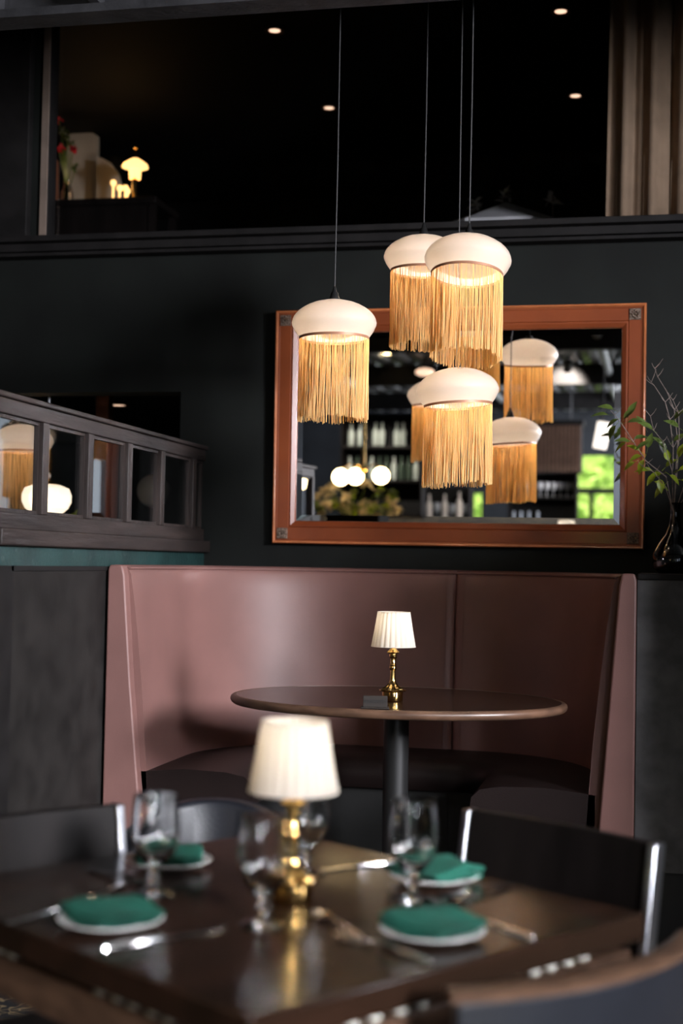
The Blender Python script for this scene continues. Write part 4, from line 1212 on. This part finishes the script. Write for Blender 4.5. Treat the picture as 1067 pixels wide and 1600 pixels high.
for k, px in enumerate((802, 814, 826, 840)):
    x = SM(px, 800, YC).x
    bottle((x, YC, zc-.599), 1.2, M['silver_glass'], 'blue-grey bottle on the lower reflected shelf', 'blue-grey bottles on the lower reflected shelf')
# slatted bulkhead over the bar
YD = -7.6
s0, s1 = SM(838, 663, YD), SM(907, 738, YD)
xd0, xd1 = sorted((s0.x, s1.x))
xd0 -= .15
t = thing('slatted_bulkhead', 'brown slatted wooden box over the bar reflected in the mirror', 'bulkhead', ((xd0+xd1)/2, YD, s1.z))
hw = (xd1-xd0)/2; hh = s0.z-s1.z
b = BM(); box(b, (-hw, -.5, 0), (hw, -.04, hh)); obj('box', b, M['blackwood'], t)
b = BM(); k = 0
nn = 14
for k in range(nn):
    x = -hw+2*hw*(k+.5)/nn; box(b, (x-hw/nn*.7, -.04, .01), (x+hw/nn*.7, .0, hh-.01))
obj('slats', b, M['slats'], t, smooth=0)
b = BM(); box(b, (-hw-.03, -.52, hh), (hw+.03, .03, hh+.06)); obj('cornice', b, M['trimblack'], t)
b = BM()
for sx in (-.6, .6): tube(b, [(sx*hw, -.25, hh+.05), (sx*hw, -.25, 3.5-s1.z)], .01, 6)
obj('hanger', b, M['steel'], t)
# cylinder spot on a track
q = SM(940, 680, -4)
t = thing('cylinder_spot', 'white cylinder spotlight above the green window reflected in the mirror', 'spotlight', (q.x, q.y, q.z))
rt = Matrix.Rotation(radians(10), 3, 'Y')
b = BM(); lathe(b, [(0, -.15), (.072, -.15), (.075, -.14), (.075, .14), (.07, .15), (0, .15)], 28)
for v in b.verts: v.co = rt @ v.co
obj('housing', b, M['spotglow'], t)
b = BM(); tube(b, [(0, 0, .14), (.02, 0, 3.5-q.z)], .012, 8); obj('hanger', b, M['trimblack'], t)
# spotlights added to brighten the bar shelves reflected in the mirror
for k, (sx_, tgt) in enumerate(((-3.6, (-4.1, -6.0, 2.0)), (-2.2, (-2.6, -7.0, 1.7)), (-1.0, (-1.5, -7.8, 1.7)))):
    t = thing('added_track_spot', 'small black spotlight added to brighten the bar shelves seen in the mirror', 'spotlight', (sx_, -4.4, 3.40), 0, 'added spotlights over the bar')
    d_ = (Vector(tgt)-Vector((sx_, -4.4, 3.40))).normalized()
    rq = d_.to_track_quat('-Z', 'Y').to_matrix()
    b = BM(); lathe(b, [(.045, -.10), (.050, -.10), (.050, .06), (.03, .08), (0, .08)], 20)
    for v in b.verts: v.co = rq @ v.co
    obj('housing', b, M['blackplastic'], t)
    b = BM(); tube(b, [(0, 0, .05), (0, 0, .10)], .01, 8); obj('mount', b, M['blackplastic'], t)
    lo_ = light('added_bar_light', 'SPOT', d_*.09, d_.to_track_quat('-Z', 'Y').to_euler(), 260, (1, .90, .80), shadow_soft_size=.03, spot_size=radians(80), spot_blend=.6)
    lo_.parent = t
# two round ceiling lamps
for (x, y), lb in zip(((606, 547), (663, 581)), ('round lit ceiling lamp reflected beside the left pendant fringe', 'round lit ceiling lamp reflected behind the lowest pendant')):
    q = SM(x, y, -4.0)
    t = thing('ceiling_lamp', lb, 'ceiling light', (q.x, q.y, q.z), 0, 'round ceiling lamps reflected in the mirror')
    b = BM(); ball(b, (0, 0, 0), .11, .42, 24, 12); obj('globe', b, M['globe'] if x < 620 else M['dl'], t)
    b = BM(); tube(b, [(0, 0, .04), (0, 0, max(.06, 3.5-q.z))], .015, 8); obj('stem', b, M['trimblack'], t)
